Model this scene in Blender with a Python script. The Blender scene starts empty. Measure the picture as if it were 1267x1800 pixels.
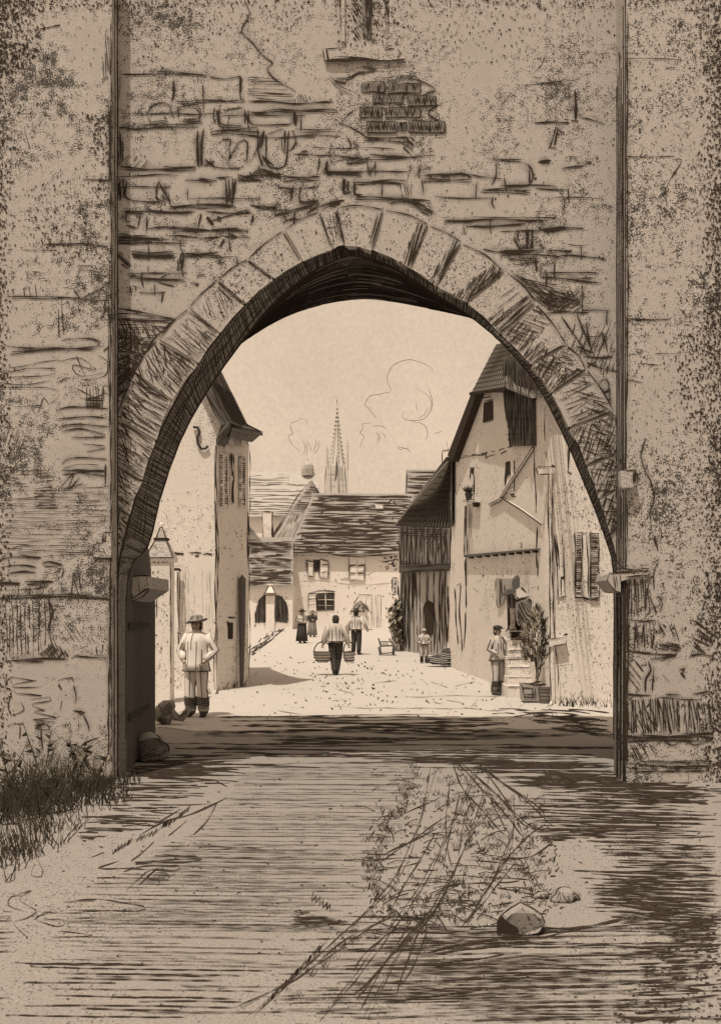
import bpy, bmesh, math, random
from mathutils import Vector, Matrix
random.seed(7)
R = random.Random(11)
scene = bpy.context.scene
COL = scene.collection
PI = math.pi

# ------------------------------------------------------------------ camera numbers (picture units: 1267 x 1800)
F, CX, HZ, EH = 1800.0, 633.5, 1075.0, 1.75
CAM = Vector((0, 0, EH))
GY = 10.86            # distance of the gate's front wall

def gz(y):            # the ground rises gently beyond the square
    return 0.0 if y <= 30 else min((y - 30) * 0.012, 0.9)

def P(px, py, y):
    return Vector(((px - CX) / F * y, y, EH - (py - HZ) / F * y))

class Plane:
    def __init__(s, p0, n):
        s.p0, s.n = Vector(p0), Vector(n).normalized()
        if (CAM - s.p0).dot(s.n) < 0: s.n = -s.n
    def __call__(s, px, py, off=0.0):
        d = Vector(((px - CX) / F, 1, -(py - HZ) / F))
        t = (s.p0 + s.n * off - CAM).dot(s.n) / d.dot(s.n)
        return CAM + d * t
    def depth(s, px, py): return s(px, py).y

def front(y): return Plane((0, y, 0), (0, -1, 0))
def vplane(pa, ya, pb, yb):
    a = Vector(((pa - CX) / F * ya, ya, 0)); b = Vector(((pb - CX) / F * yb, yb, 0)); d = b - a
    return Plane(a, (d.y, -d.x, 0))
class Ground:
    n = Vector((0, 0, 1))
    def __call__(s, px, py, off=0.0):
        y = EH * F / max(py - HZ, 6)
        for _ in range(30):
            y = 0.5 * y + 0.5 * (EH - gz(y)) * F / max(py - HZ, 6)
        p = P(px, py, y); p.z = gz(y) + off
        return p
GP = Ground()
def gpt(px, py): return GP(px, py)

# ------------------------------------------------------------------ materials
MATS = {}
def new_mat(name):
    m = bpy.data.materials.new(name); m.use_nodes = True
    nt = m.node_tree; b = nt.nodes['Principled BSDF']
    b.inputs['Roughness'].default_value = 0.95
    b.inputs['Specular IOR Level'].default_value = 0.1
    MATS[name] = m
    return m, nt, b
def tint(v, k=1.0):     # warm sepia earth at luminance v
    return (min(1, v * 1.045 * k), v * 0.985 * k, v * 0.92 * k, 1)
INKC = (0.040, 0.030, 0.023, 1)

def mk_stone(name, v, dark=0.12, scale=60, speck=0.60, density=1.0, bump=0.25, blotch=1.2, stretch=(1, 1, 1), mottling=0.16, speckmix=0.8):
    """weathered mineral surface: soft mottling, patches of dark grit and pits"""
    m, nt, b = new_mat(name); N, L = nt.nodes, nt.links
    tc = N.new('ShaderNodeTexCoord'); mp = N.new('ShaderNodeMapping'); mp.inputs['Scale'].default_value = stretch
    L.new(tc.outputs['Object'], mp.inputs['Vector'])
    def noise(sc, det=2, rough=0.5):
        n = N.new('ShaderNodeTexNoise'); n.inputs['Scale'].default_value = sc; n.inputs['Detail'].default_value = det
        n.inputs['Roughness'].default_value = rough; L.new(mp.outputs['Vector'], n.inputs['Vector']); return n
    big = noise(blotch, 4, 0.6); mid = noise(scale * 0.16, 3, 0.6); fine = noise(scale, 2, 0.55); grain = noise(scale * 1.15, 1)
    # threshold field = fine + k*mid + k*big  -> pits
    def math_(op, a, bb=None, clamp=False):
        n = N.new('ShaderNodeMath'); n.operation = op; n.use_clamp = clamp
        for i, x in enumerate((a, bb)):
            if x is None: continue
            if isinstance(x, (int, float)): n.inputs[i].default_value = x
            else: L.new(x, n.inputs[i])
        return n.outputs[0]
    f = math_('ADD', fine.outputs['Fac'], math_('MULTIPLY', math_('SUBTRACT', mid.outputs['Fac'], 0.5), 0.35 * density))
    f = math_('ADD', f, math_('MULTIPLY', math_('SUBTRACT', big.outputs['Fac'], 0.5), 0.45 * density))
    ramp = N.new('ShaderNodeValToRGB'); e = ramp.color_ramp.elements
    e[0].position = speck; e[0].color = (0, 0, 0, 1); e[1].position = speck + 0.07; e[1].color = (1, 1, 1, 1)
    L.new(f, ramp.inputs['Fac'])
    mot = N.new('ShaderNodeMixRGB'); mot.inputs[1].default_value = tint(v * (1 - mottling)); mot.inputs[2].default_value = tint(v * (1 + mottling))
    mm = math_('MULTIPLY_ADD' if False else 'ADD', math_('MULTIPLY', big.outputs['Fac'], 0.4), math_('MULTIPLY', grain.outputs['Fac'], 0.6))
    L.new(math_('MULTIPLY', math_('SUBTRACT', mm, 0.33), 2.9, True), mot.inputs[0])
    mix = N.new('ShaderNodeMixRGB'); mix.inputs[2].default_value = tint(dark)
    L.new(math_('MULTIPLY', ramp.outputs['Color'], speckmix), mix.inputs[0]); L.new(mot.outputs[0], mix.inputs[1])
    L.new(mix.outputs[0], b.inputs['Base Color'])
    bp = N.new('ShaderNodeBump'); bp.inputs['Strength'].default_value = bump; bp.inputs['Distance'].default_value = 0.6 / scale
    L.new(math_('SUBTRACT', mid.outputs['Fac'], math_('MULTIPLY', ramp.outputs['Color'], 0.5)), bp.inputs['Height'])
    L.new(bp.outputs['Normal'], b.inputs['Normal'])
    return m
def mk_plain(name, v, var=0.25, scale=12, rgb=None, stretch=(1, 1, 1)):
    m, nt, b = new_mat(name); N, L = nt.nodes, nt.links
    tc = N.new('ShaderNodeTexCoord'); mp = N.new('ShaderNodeMapping'); mp.inputs['Scale'].default_value = stretch
    n = N.new('ShaderNodeTexNoise'); n.inputs['Scale'].default_value = scale; n.inputs['Detail'].default_value = 4
    mx = N.new('ShaderNodeMixRGB'); c = rgb or tint(v)
    mx.inputs[1].default_value = tuple(x * (1 - var) for x in c[:3]) + (1,); mx.inputs[2].default_value = tuple(min(1, x * (1 + var)) for x in c[:3]) + (1,)
    L.new(tc.outputs['Object'], mp.inputs['Vector']); L.new(mp.outputs['Vector'], n.inputs['Vector'])
    L.new(n.outputs['Fac'], mx.inputs[0]); L.new(mx.outputs[0], b.inputs['Base Color'])
    return m

mk_stone('gate_stone', 0.42, scale=74, speckmix=.95, dark=.05, speck=0.575, density=1.7, mottling=.2, bump=0.35)
mk_stone('ring_stone', 0.43, scale=74, speckmix=.95, dark=.05, speck=0.575, mottling=.2, bump=0.35)
mk_stone('pier_stone', 0.42, scale=74, speckmix=.95, dark=.05, speck=0.568, mottling=.22, bump=0.35, density=1.9)
mk_stone('plaster', 0.68, scale=44, speckmix=.95, speck=0.602, bump=0.15, dark=0.10, blotch=0.6, mottling=0.17)
mk_stone('far_plaster', 0.68, scale=18, speck=0.62, bump=0.1, dark=0.2, blotch=0.3, mottling=0.12, speckmix=0.7)
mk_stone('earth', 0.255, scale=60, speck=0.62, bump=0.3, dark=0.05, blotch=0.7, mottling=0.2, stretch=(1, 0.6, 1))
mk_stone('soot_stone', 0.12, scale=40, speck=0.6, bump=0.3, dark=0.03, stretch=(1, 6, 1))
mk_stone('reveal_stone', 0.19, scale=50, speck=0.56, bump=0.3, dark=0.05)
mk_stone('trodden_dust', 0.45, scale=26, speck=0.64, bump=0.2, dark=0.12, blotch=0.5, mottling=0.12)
mk_stone('rock', 0.26, scale=50, speck=0.6, bump=0.4, dark=0.06)
mk_plain('ink', 0, rgb=INKC, var=0.25, scale=40)
mk_plain('pale_ink', 0.19, var=0.3, scale=20)
mk_plain('mid_ink', 0.10, var=0.3, scale=20)
mk_plain('dark_wood', 0.11, var=0.4, scale=9, stretch=(8, 8, 0.6))
mk_plain('grey_wood', 0.34, var=0.2, scale=6, stretch=(8, 8, 0.6))
mk_plain('mid_wood', 0.20, var=0.35, scale=6, stretch=(8, 8, 0.6))
mk_plain('old_tile', 0.26, var=0.3, scale=3)
mk_plain('old_tile_dark', 0.15, var=0.3, scale=3)
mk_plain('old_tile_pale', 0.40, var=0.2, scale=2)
mk_plain('brick', 0.19, var=0.35, scale=20)
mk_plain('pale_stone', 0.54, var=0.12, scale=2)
mk_plain('linen', 0.50, var=0.06, scale=15)
mk_plain('lightened_linen', 0.72, var=0.06, scale=15)  # linen copy painted lighter to offset the gate's shade
mk_plain('cloth_dark', 0.055, var=0.3, scale=25)
mk_plain('cloth_mid', 0.25, var=0.25, scale=25)
mk_plain('skin', 0, rgb=(0.42, 0.35, 0.275, 1), var=0.08, scale=10)
mk_plain('leather', 0.05, var=0.3, scale=20)
mk_plain('hair', 0.05, var=0.4, scale=40)
mk_plain('foliage', 0, rgb=(0.05, 0.043, 0.033, 1), var=0.5, scale=6)
mk_plain('foliage_pale', 0, rgb=(0.27, 0.245, 0.20, 1), var=0.5, scale=6)
mk_plain('wicker', 0.30, var=0.4, scale=30)
mk_plain('iron', 0.045, var=0.3, scale=30)
mk_plain('smoke', 0.5, var=0.1, scale=1)

m_, nt_, b_ = new_mat('grime'); b_.inputs['Base Color'].default_value = tint(.05)
at_ = nt_.nodes.new('ShaderNodeAttribute'); at_.attribute_name = 'fade'; tc_ = nt_.nodes.new('ShaderNodeTexCoord'); nz_ = nt_.nodes.new('ShaderNodeTexNoise'); nz_.inputs['Scale'].default_value = 70
nt_.links.new(tc_.outputs['Object'], nz_.inputs['Vector']); mu_ = nt_.nodes.new('ShaderNodeMath'); mu_.operation = 'MULTIPLY'; nt_.links.new(at_.outputs['Fac'], mu_.inputs[0]); nt_.links.new(nz_.outputs['Fac'], mu_.inputs[1])
mv_ = nt_.nodes.new('ShaderNodeMath'); mv_.operation = 'MULTIPLY'; mv_.inputs[1].default_value = .36; nt_.links.new(mu_.outputs[0], mv_.inputs[0]); nt_.links.new(mv_.outputs[0], b_.inputs['Alpha'])

# ------------------------------------------------------------------ mesh builder
class MB:
    def __init__(s): s.v, s.f, s.m, s.names, s.fade, s.halo = [], [], [], [], {}, 0
    def mi(s, mat):
        if mat not in s.names: s.names.append(mat)
        return s.names.index(mat)
    def poly(s, pts, mat):
        k = len(s.v); s.v += [Vector(p) for p in pts]; s.f.append(tuple(range(k, k + len(pts)))); s.m.append(s.mi(mat))
    def prism(s, pts, ext, mat, side=None):
        """closed solid: polygon pts swept by vector ext"""
        k = len(s.v); n = len(pts); ext = Vector(ext)
        s.v += [Vector(p) for p in pts] + [Vector(p) + ext for p in pts]
        a, b = s.mi(mat), s.mi(side or mat)
        s.f.append(tuple(range(k, k + n))); s.m.append(a)
        s.f.append(tuple(range(k + 2 * n - 1, k + n - 1, -1))); s.m.append(b)
        for i in range(n):
            j = (i + 1) % n
            s.f.append((k + j, k + i, k + n + i, k + n + j)); s.m.append(b)
    def box(s, x0, x1, y0, y1, z0, z1, mat):
        s.prism([(x0, y0, z0), (x1, y0, z0), (x1, y0, z1), (x0, y0, z1)], (0, y1 - y0, 0), mat)
    def tube(s, pts, r, mat, n=6, cap=True):
        pts = [Vector(p) for p in pts]; rr = r if isinstance(r, (list, tuple)) else [r] * len(pts)
        k = len(s.v); a = s.mi(mat); prev = None
        for i, p in enumerate(pts):
            d = (pts[min(i + 1, len(pts) - 1)] - pts[max(i - 1, 0)])
            d = d.normalized() if d.length > 1e-9 else Vector((0, 0, 1))
            u = (prev - d * prev.dot(d)) if prev is not None else d.orthogonal()
            if u.length < 1e-6: u = d.orthogonal()
            u.normalize(); w = d.cross(u); prev = u
            for j in range(n):
                t = 2 * PI * j / n
                s.v.append(p + (u * math.cos(t) + w * math.sin(t)) * rr[i])
        for i in range(len(pts) - 1):
            for j in range(n):
                q = (j + 1) % n
                s.f.append((k + i * n + j, k + i * n + q, k + (i + 1) * n + q, k + (i + 1) * n + j)); s.m.append(a)
        if cap:
            s.f.append(tuple(k + j for j in reversed(range(n)))); s.m.append(a)
            e = k + (len(pts) - 1) * n
            s.f.append(tuple(e + j for j in range(n))); s.m.append(a)
    def loft(s, rings, mat, n=16, fold=0.0, nf=6, cap=True, ph=0.0):
        """rings: (cx,cy,cz,rx,ry); fold ripples the girth"""
        k = len(s.v); a = s.mi(mat)
        for i, (x, y, z, rx, ry) in enumerate(rings):
            g = fold * i / max(1, len(rings) - 1)
            for j in range(n):
                t = 2 * PI * j / n; q = 1 + g * math.cos(nf * t + ph + i * .3)
                s.v.append(Vector((x + rx * q * math.cos(t), y + ry * q * math.sin(t), z)))
        for i in range(len(rings) - 1):
            for j in range(n):
                q = (j + 1) % n
                s.f.append((k + i * n + j, k + i * n + q, k + (i + 1) * n + q, k + (i + 1) * n + j)); s.m.append(a)
        if cap:
            s.f.append(tuple(k + j for j in reversed(range(n)))); s.m.append(a)
            e = k + (len(rings) - 1) * n
            s.f.append(tuple(e + j for j in range(n))); s.m.append(a)
    def blob(s, c, r, mat, seed=0, amp=0.18, nu=14, nv=9, flat=0.0):
        """lumpy closed stone / sack"""
        c = Vector(c); k = len(s.v); a = s.mi(mat); q = random.Random(seed)
        ks = [(Vector((q.uniform(-1, 1), q.uniform(-1, 1), q.uniform(-1, 1))).normalized(), q.uniform(2, 4), q.uniform(0, 6)) for _ in range(6)]
        def rad(d): return 1 + amp * sum(math.sin(f * d.dot(v) * 1.6 + p) for v, f, p in ks) / 2.2
        def put(d):
            p = Vector((d.x * r[0], d.y * r[1], d.z * r[2])) * rad(d)
            if p.z < -flat * r[2]: p.z = -flat * r[2]
            s.v.append(c + p)
        def surf(d, lift=1.02):
            d = Vector(d).normalized(); p = Vector((d.x * r[0], d.y * r[1], d.z * r[2])) * rad(d) * lift
            if p.z < -flat * r[2]: p.z = -flat * r[2]
            return c + p
        put(Vector((0, 0, -1)))
        for i in range(1, nv):
            th = PI * i / nv
            for j in range(nu):
                ph = 2 * PI * j / nu
                put(Vector((math.sin(th) * math.cos(ph), math.sin(th) * math.sin(ph), -math.cos(th))))
        put(Vector((0, 0, 1)))
        e = len(s.v) - 1
        for j in range(nu):
            s.f.append((k, k + 1 + (j + 1) % nu, k + 1 + j)); s.m.append(a)
            s.f.append((e, k + 1 + (nv - 2) * nu + j, k + 1 + (nv - 2) * nu + (j + 1) % nu)); s.m.append(a)
        for i in range(nv - 2):
            for j in range(nu):
                q2 = (j + 1) % nu; b0 = k + 1 + i * nu
                s.f.append((b0 + j, b0 + q2, b0 + nu + q2, b0 + nu + j)); s.m.append(a)
        return surf
    # ---- cracks, joints, scratches, tool marks and painted shade: narrow tapered slips lying on a surface
    def stroke(s, pl, pts, w=2.2, mat='ink', off=None, jit=1.0, smooth=True, taper=True):
        pts = [Vector((p[0], p[1])) for p in pts]
        if len(pts) < 2: return
        dense = []
        for i in range(len(pts) - 1):
            p0, p1, p2, p3 = pts[max(i - 1, 0)], pts[i], pts[i + 1], pts[min(i + 2, len(pts) - 1)]
            n = max(1, int((p2 - p1).length / 6))
            for k in range(n):
                t = k / n
                if smooth and len(pts) > 2:
                    q = 0.5 * ((2 * p1) + (p2 - p0) * t + (2 * p0 - 5 * p1 + 4 * p2 - p3) * t * t + (3 * p1 - p0 - 3 * p2 + p3) * t ** 3)
                else: q = p1.lerp(p2, t)
                dense.append(q)
        dense.append(pts[-1])
        n = len(dense)
        if s.halo and w >= 1.9 and mat == 'ink': s.soil(pl, dense, w)
        a1, a2, f1, f2 = R.uniform(0, 6), R.uniform(0, 6), R.uniform(.25, .6), R.uniform(.05, .15)
        lift_ = R.uniform(0, .002); a = s.mi(mat); k = len(s.v)
        for i, q in enumerate(dense):
            d = dense[min(i + 1, n - 1)] - dense[max(i - 1, 0)]
            if d.length < 1e-6: d = Vector((1, 0))
            d.normalize(); nn = Vector((-d.y, d.x))
            q = q + nn * jit * (0.7 * math.sin(a1 + f1 * i) + 0.9 * math.sin(a2 + f2 * i))
            ww = w * (0.75 + 0.35 * math.sin(a2 + 1.7 * f1 * i) + R.uniform(-.12, .12)) * 0.5
            if taper and n > 3:
                e = min(i, n - 1 - i) / (n - 1); ww *= min(1, 0.35 + 5 * e)
            A = q + nn * ww; B = q - nn * ww
            pa = pl(A.x, A.y)
            o = off if off is not None else max(0.004, 0.00045 * pa.y) + (.008 if pl is GP and pa.y > 14 else 0) + lift_
            s.v.append(pa + pl.n * o); s.v.append(pl(B.x, B.y) + pl.n * o)
        for i in range(n - 1):
            s.f.append((k + 2 * i, k + 2 * i + 1, k + 2 * i + 3, k + 2 * i + 2)); s.m.append(a)
    def soil(s, pl, dense, w):
        """grime gathered along an open joint, thinning outward"""
        a = s.mi('grime'); k = len(s.v); o = R.uniform(.0010, .0038); n = len(dense); step = max(1, n // 24); pts = dense[::step]
        if pts[-1] != dense[-1]: pts.append(dense[-1])
        n = len(pts); hw = w * 1.3 + s.halo
        for i, q in enumerate(pts):
            d = pts[min(i + 1, n - 1)] - pts[max(i - 1, 0)]
            d = d.normalized() if d.length > 1e-6 else Vector((1, 0)); nn = Vector((-d.y, d.x)) * hw * R.uniform(.7, 1.3)
            e = min(1, .25 + 4 * min(i, n - 1 - i) / max(1, n - 1))
            for j, c in enumerate((-1, 0, 1)):
                p = q + nn * c; s.v.append(pl(p.x, p.y) + pl.n * o); s.fade[len(s.v) - 1] = e if j == 1 else 0.0
        for i in range(n - 1):
            for j in (0, 1):
                b = k + 3 * i + j; s.f.append((b, b + 1, b + 4, b + 3)); s.m.append(a)
    def drift(s, pl, poly, n, w=(1, 2), ln=(60, 260), ang=0, spread=1.2, mat='ink', bow=2):
        """long loose scratches and shade strokes scattered through an outline"""
        y0, y1 = min(p[1] for p in poly), max(p[1] for p in poly)
        for k in range(n):
            y = y0 + (y1 - y0) * (k + R.random()) / n; xs = []
            for i in range(len(poly)):
                (xa, ya), (xb, yb) = poly[i], poly[(i + 1) % len(poly)]
                if (ya <= y) != (yb <= y): xs.append(xa + (y - ya) * (xb - xa) / (yb - ya))
            if len(xs) < 2: continue
            a, b = min(xs), max(xs); L = min(R.uniform(*ln), (b - a) * 1.02); x = a + R.random() * max(0, b - a - L) + R.uniform(-8, 8)
            t = math.tan(math.radians(ang + R.gauss(0, spread))); m = R.uniform(-bow, bow); ww = R.uniform(*w)
            s.stroke(pl, [(x, y - t * L / 2), (x + L * R.uniform(.35, .65), y + m), (x + L, y + t * L / 2)], ww, mat, jit=.35)
            if R.random() < .35:
                l2 = L * R.uniform(.2, .6); x2 = x + R.uniform(0, L - l2); dy = R.uniform(1.2, 3.2)
                s.stroke(pl, [(x2, y + dy - t * l2 / 2), (x2 + l2, y + dy + t * l2 / 2)], ww * .8, mat, jit=.35)
    def strokes(s, pl, text, tr=(0, 0, 1), w=2.2, mat='ink', dbl=0.0, **kw):
        for line in text.replace('\n', ';').split(';'):
            line = line.strip()
            if not line: continue
            ww = w
            if '|' in line: line, x = line.split('|'); ww = float(x)
            pts = [(tr[0] + float(a.split(',')[0]) / tr[2], tr[1] + float(a.split(',')[1]) / tr[2]) for a in line.split()]
            s.stroke(pl, pts, ww, mat, **kw)
            if dbl and len(pts) >= 2 and R.random() < .35:
                i_ = R.randrange(len(pts) - 1); p_, q_ = pts[i_], pts[i_ + 1]; u0, u1 = sorted((R.uniform(-.1, .7), R.uniform(.3, 1.15)))
                if u1 - u0 > .2: s.stroke(pl, [(p_[0] + (q_[0] - p_[0]) * u + R.uniform(-1.2, 1.2), p_[1] + (q_[1] - p_[1]) * u + R.uniform(-1.5, 1.5)) for u in (u0, (u0 + u1) / 2, u1)], ww * .95, mat, **kw)
            if R.random() < dbl:
                dx, dy = R.uniform(-3, 3), R.uniform(2.5, 5)
                i0 = R.uniform(0, .3); m = len(pts)
                q = [(x + dx + R.uniform(-1, 1), y + dy + R.uniform(-1, 1)) for x, y in pts]
                if m == 2:
                    q = [(q[0][0] + (q[1][0] - q[0][0]) * i0, q[0][1] + (q[1][1] - q[0][1]) * i0), q[1]]
                s.stroke(pl, q, ww * .8, mat, **kw)
    def hatch(s, pl, poly, ang=0, sp=6, w=1.6, mat='ink', br=0.15, jit=1.0, drop=0.05, wob=0.0, off=None, tr=(0, 0, 1)):
        """tooling, grain, course or shade lines filling an outline"""
        poly = [(tr[0] + x / tr[2], tr[1] + y / tr[2]) for x, y in poly]
        c, sn = math.cos(math.radians(ang)), math.sin(math.radians(ang))
        rot = [(x * c + y * sn, -x * sn + y * c) for x, y in poly]
        y = min(p[1] for p in rot) + sp * .5; y1 = max(p[1] for p in rot)
        while y < y1:
            xs = []
            for i in range(len(rot)):
                (xa, ya), (xb, yb) = rot[i], rot[(i + 1) % len(rot)]
                if (ya <= y) != (yb <= y): xs.append(xa + (y - ya) * (xb - xa) / (yb - ya))
            xs.sort()
            for i in range(0, len(xs) - 1, 2):
                a, b = xs[i] + R.uniform(-1, 1) * sp * .3, xs[i + 1] + R.uniform(-1, 1) * sp * .5
                segs = [(a, b)]
                while R.random() < br and segs:
                    p, q = segs.pop(R.randrange(len(segs))); m = R.uniform(p, q); g = R.uniform(1, 8)
                    segs += [(p, m - g), (m + g, q)]
                for p, q in segs:
                    if q - p < 3 or R.random() < drop: continue
                    n = max(2, int((q - p) / 30) + 1); yo = R.uniform(-.25, .25) * sp; tl = R.uniform(-1, 1) * wob
                    line = []
                    for k in range(n):
                        t = k / (n - 1); xx = p + (q - p) * t; yy = y + yo + tl * (t - .5) * sp + R.uniform(-.15, .15) * sp * wob
                        line.append((xx * c - yy * sn, xx * sn + yy * c))
                    h_, s.halo = s.halo, (2 if s.halo and w > 1.9 else 0)
                    s.stroke(pl, line, w * R.uniform(.75, 1.25), mat, jit=jit, off=off); s.halo = h_
            y += sp * R.uniform(.8, 1.2)
    def zig(s, pl, x0, y0, x1, y1, h, n, w=1.6, mat='ink', slant=0.0, off=None):
        """scratched zig-zag between two points"""
        pts = []
        for i in range(n * 2 + 1):
            t = i / (2 * n); k = (1 if i % 2 else -1) * h * R.uniform(.6, 1.1) / 2
            pts.append((x0 + (x1 - x0) * t + slant * k + R.uniform(-1, 1), y0 + (y1 - y0) * t + k))
        s.stroke(pl, pts, w, mat, jit=.4, off=off)
    def flecks(s, pl, poly, n, w=2.2, ln=4, ang=None, mat='ink', bias=None, off=None):
        xs = [p[0] for p in poly]; ys = [p[1] for p in poly]
        def inside(x, y):
            r = False
            for i in range(len(poly)):
                (xa, ya), (xb, yb) = poly[i], poly[(i + 1) % len(poly)]
                if (ya > y) != (yb > y) and x < xa + (y - ya) * (xb - xa) / (yb - ya): r = not r
            return r
        k = 0; tries = 0
        while k < n and tries < n * 20:
            tries += 1
            x, y = R.uniform(min(xs), max(xs)), R.uniform(min(ys), max(ys))
            if not inside(x, y) or (bias and R.random() > bias(x, y)): continue
            a = math.radians(ang + R.uniform(-25, 25)) if ang is not None else R.uniform(0, PI)
            l = ln * R.uniform(.5, 1.6)
            h_, s.halo = s.halo, 0; s.stroke(pl, [(x, y), (x + l * math.cos(a), y + l * math.sin(a))], w * R.uniform(.6, 1.3), mat, jit=0, taper=False, off=off); s.halo = h_; k += 1
    def bladeleaf(s, base, tip, w, mat, n=3, bend=0.0):
        base, tip = Vector(base), Vector(tip); d = tip - base; u = d.cross(Vector((0, 1, .2)))
        if u.length < 1e-6: u = Vector((1, 0, 0))
        u.normalize(); bv = Vector((R.uniform(-1, 1), R.uniform(-1, 1), -.6)) * bend * d.length
        k = len(s.v); a = s.mi(mat)
        for i in range(n + 1):
            t = i / n; c = base + d * t + bv * t * t; ww = w * (1 - t) ** .7 * .5 + .0005
            s.v += [c - u * ww, c + u * ww]
        for i in range(n): s.f.append((k + 2 * i, k + 2 * i + 1, k + 2 * i + 3, k + 2 * i + 2)); s.m.append(a)
    def leaf(s, c, size, mat, q):
        d = Vector((q.gauss(0, 1), q.gauss(0, 1), q.gauss(0, 1))).normalized(); u = d.orthogonal().normalized(); w = d.cross(u)
        c = Vector(c); L = size; W = size * .45
        s.poly([c - u * L * .5, c + w * W * .5, c + u * L * .5, c - w * W * .5], mat)
    def build(s, name, parent=None, smooth=False, **props):
        me = bpy.data.meshes.new(name)
        o = bpy.data.objects.new(name, me); COL.objects.link(o)
        org = Vector((0, 0, 0))
        if parent is not None:
            r = parent
            while r is not None: org += r.location; r = r.parent
        elif 'loc' in props: org = Vector(props['loc'])
        me.from_pydata([tuple(v - org) for v in s.v], [], s.f)
        for n in s.names: me.materials.append(MATS[n])
        me.polygons.foreach_set('material_index', s.m)
        if smooth: me.polygons.foreach_set('use_smooth', [True] * len(me.polygons))
        if s.fade:
            at = me.attributes.new('fade', 'FLOAT', 'POINT'); at.data.foreach_set('value', [s.fade.get(i, 0.0) for i in range(len(s.v))])
        me.update()
        bm = bmesh.new(); bm.from_mesh(me); bmesh.ops.recalc_face_normals(bm, faces=bm.faces); bm.to_mesh(me); bm.free()
        if parent is not None: o.parent = parent
        else: o.location = org
        for k, v in props.items():
            if k == 'loc': continue
            o[{'cat': 'category'}.get(k, k)] = v
        return o

def thing(name, label, cat, loc, group=None):
    o = bpy.data.objects.new(name, None); COL.objects.link(o); o.location = loc; o.empty_display_size = .2
    o['label'] = label; o['category'] = cat
    if group: o['group'] = group
    return o

# zoom frames: notes read off enlarged crops, turned back into picture units
Z1 = (190, 80, 2.816); Z2 = (540, 0, 2.223); Z3 = (780, 300, 2.601); Z4 = (190, 400, 2.696); Z5 = (780, 960, 2.601)
Z6 = (190, 620, 4.369); Z7 = (0, 1150, 2.947); Z8 = (620, 1300, 1.958); Z9 = (0, 400, 2.308); Z10 = (1040, 680, 2.573)
Z11 = (0, 1400, 1.980); Z12 = (0, 0, 2.816); A1 = (190, 900, 3.75); A2 = (420, 680, 4.0); A3 = (480, 1030, 3.726); A4 = (680, 580, 2.947)
A5 = (840, 1000, 7.2)
def T(z, pts): return [(z[0] + x / z[2], z[1] + y / z[2]) for x, y in pts]

# ================================================================== SETTING
g = MB()
ys = [-6, 0, 3] + [4 + .5 * i for i in range(28)] + [20, 25, 30, 40, 55, 80, 105, 200, 600, 3000]
xs = [-1500, -200, -40, -12, -8] + [-6 + .5 * i for i in range(25)] + [8, 12, 40, 200, 1500]
k0 = len(g.v)
for y in ys:
    for x in xs: g.v.append(Vector((x, y, gz(y))))
for i in range(len(ys) - 1):
    for j in range(len(xs) - 1):
        a = k0 + i * len(xs) + j
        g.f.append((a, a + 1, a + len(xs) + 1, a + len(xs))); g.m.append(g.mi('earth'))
sq = MB(); nx_ = 60
ex = [-9 + 18 * i / nx_ for i in range(nx_ + 1)]; ey = [15.0 + .3 * math.sin(i * .7) + .2 * math.sin(i * 1.9 + 1) for i in range(nx_ + 1)]
rows = [17.5, 20, 25, 30, 40, 60, 104]
for i in range(nx_):
    for j in range(len(rows)):
        ya0, ya1 = (ey[i], ey[i + 1]) if j == 0 else (rows[j - 1],) * 2; yb0 = rows[j]
        fx = lambda x, y: x * (1 + max(0, y - 17.5) / 25)
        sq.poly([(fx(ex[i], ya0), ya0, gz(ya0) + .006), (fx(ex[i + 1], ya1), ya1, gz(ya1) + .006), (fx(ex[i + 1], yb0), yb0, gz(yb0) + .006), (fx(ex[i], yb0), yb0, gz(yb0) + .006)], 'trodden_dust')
sq.build('square', kind='structure')
# wheel ruts, drag marks and scratches worn into the earth, plus painted shade strokes
g.drift(GP, [(225, 1282), (330, 1272), (860, 1268), (1084, 1290), (1084, 1350), (880, 1345), (700, 1330), (440, 1345), (330, 1365), (222, 1362)], 60, (.9, 2.0), (100, 420), .2, .9)  # dark hatching on the passage floor, painted as the arch's shade
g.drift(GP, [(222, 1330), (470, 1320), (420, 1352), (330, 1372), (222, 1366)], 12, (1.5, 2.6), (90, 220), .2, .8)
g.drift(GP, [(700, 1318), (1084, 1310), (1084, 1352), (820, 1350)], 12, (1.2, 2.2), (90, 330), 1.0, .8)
g.drift(GP, [(440, 1345), (720, 1335), (700, 1480), (640, 1640), (60, 1640), (180, 1540), (330, 1470)], 85, (.5, .85), (170, 500), .3, .2, mat='mid_ink')
g.drift(GP, [(300, 1480), (640, 1500), (600, 1700), (40, 1700), (120, 1560)], 46, (.6, 1.0), (160, 480), .9, .25)
g.drift(GP, [(30, 1690), (520, 1700), (520, 1785), (15, 1790)], 16, (1.2, 2.4), (150, 430), .6, .4)
g.drift(GP, [(520, 1600), (720, 1650), (1255, 1630), (1255, 1795), (430, 1795)], 120, (.8, 1.7), (120, 520), -.8, .7)
g.drift(GP, [(990, 1440), (1255, 1430), (1255, 1680), (1030, 1600), (1080, 1520)], 95, (.9, 1.9), (80, 300), .8, .9)
g.drift(GP, [(1000, 1530), (1255, 1530), (1255, 1640), (1060, 1610)], 34, (1.1, 2.3), (60, 240), 3.5, 1.2)
g.drift(GP, [(960, 1355), (1080, 1365), (1255, 1390), (1255, 1450), (960, 1480), (880, 1420)], 72, (.9, 1.8), (80, 300), 1.2, 1.3)
g.drift(GP, [(1045, 1358), (1240, 1360), (1240, 1415), (1080, 1405)], 36, (1.3, 2.6), (70, 190), 1.5, 2)
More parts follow.
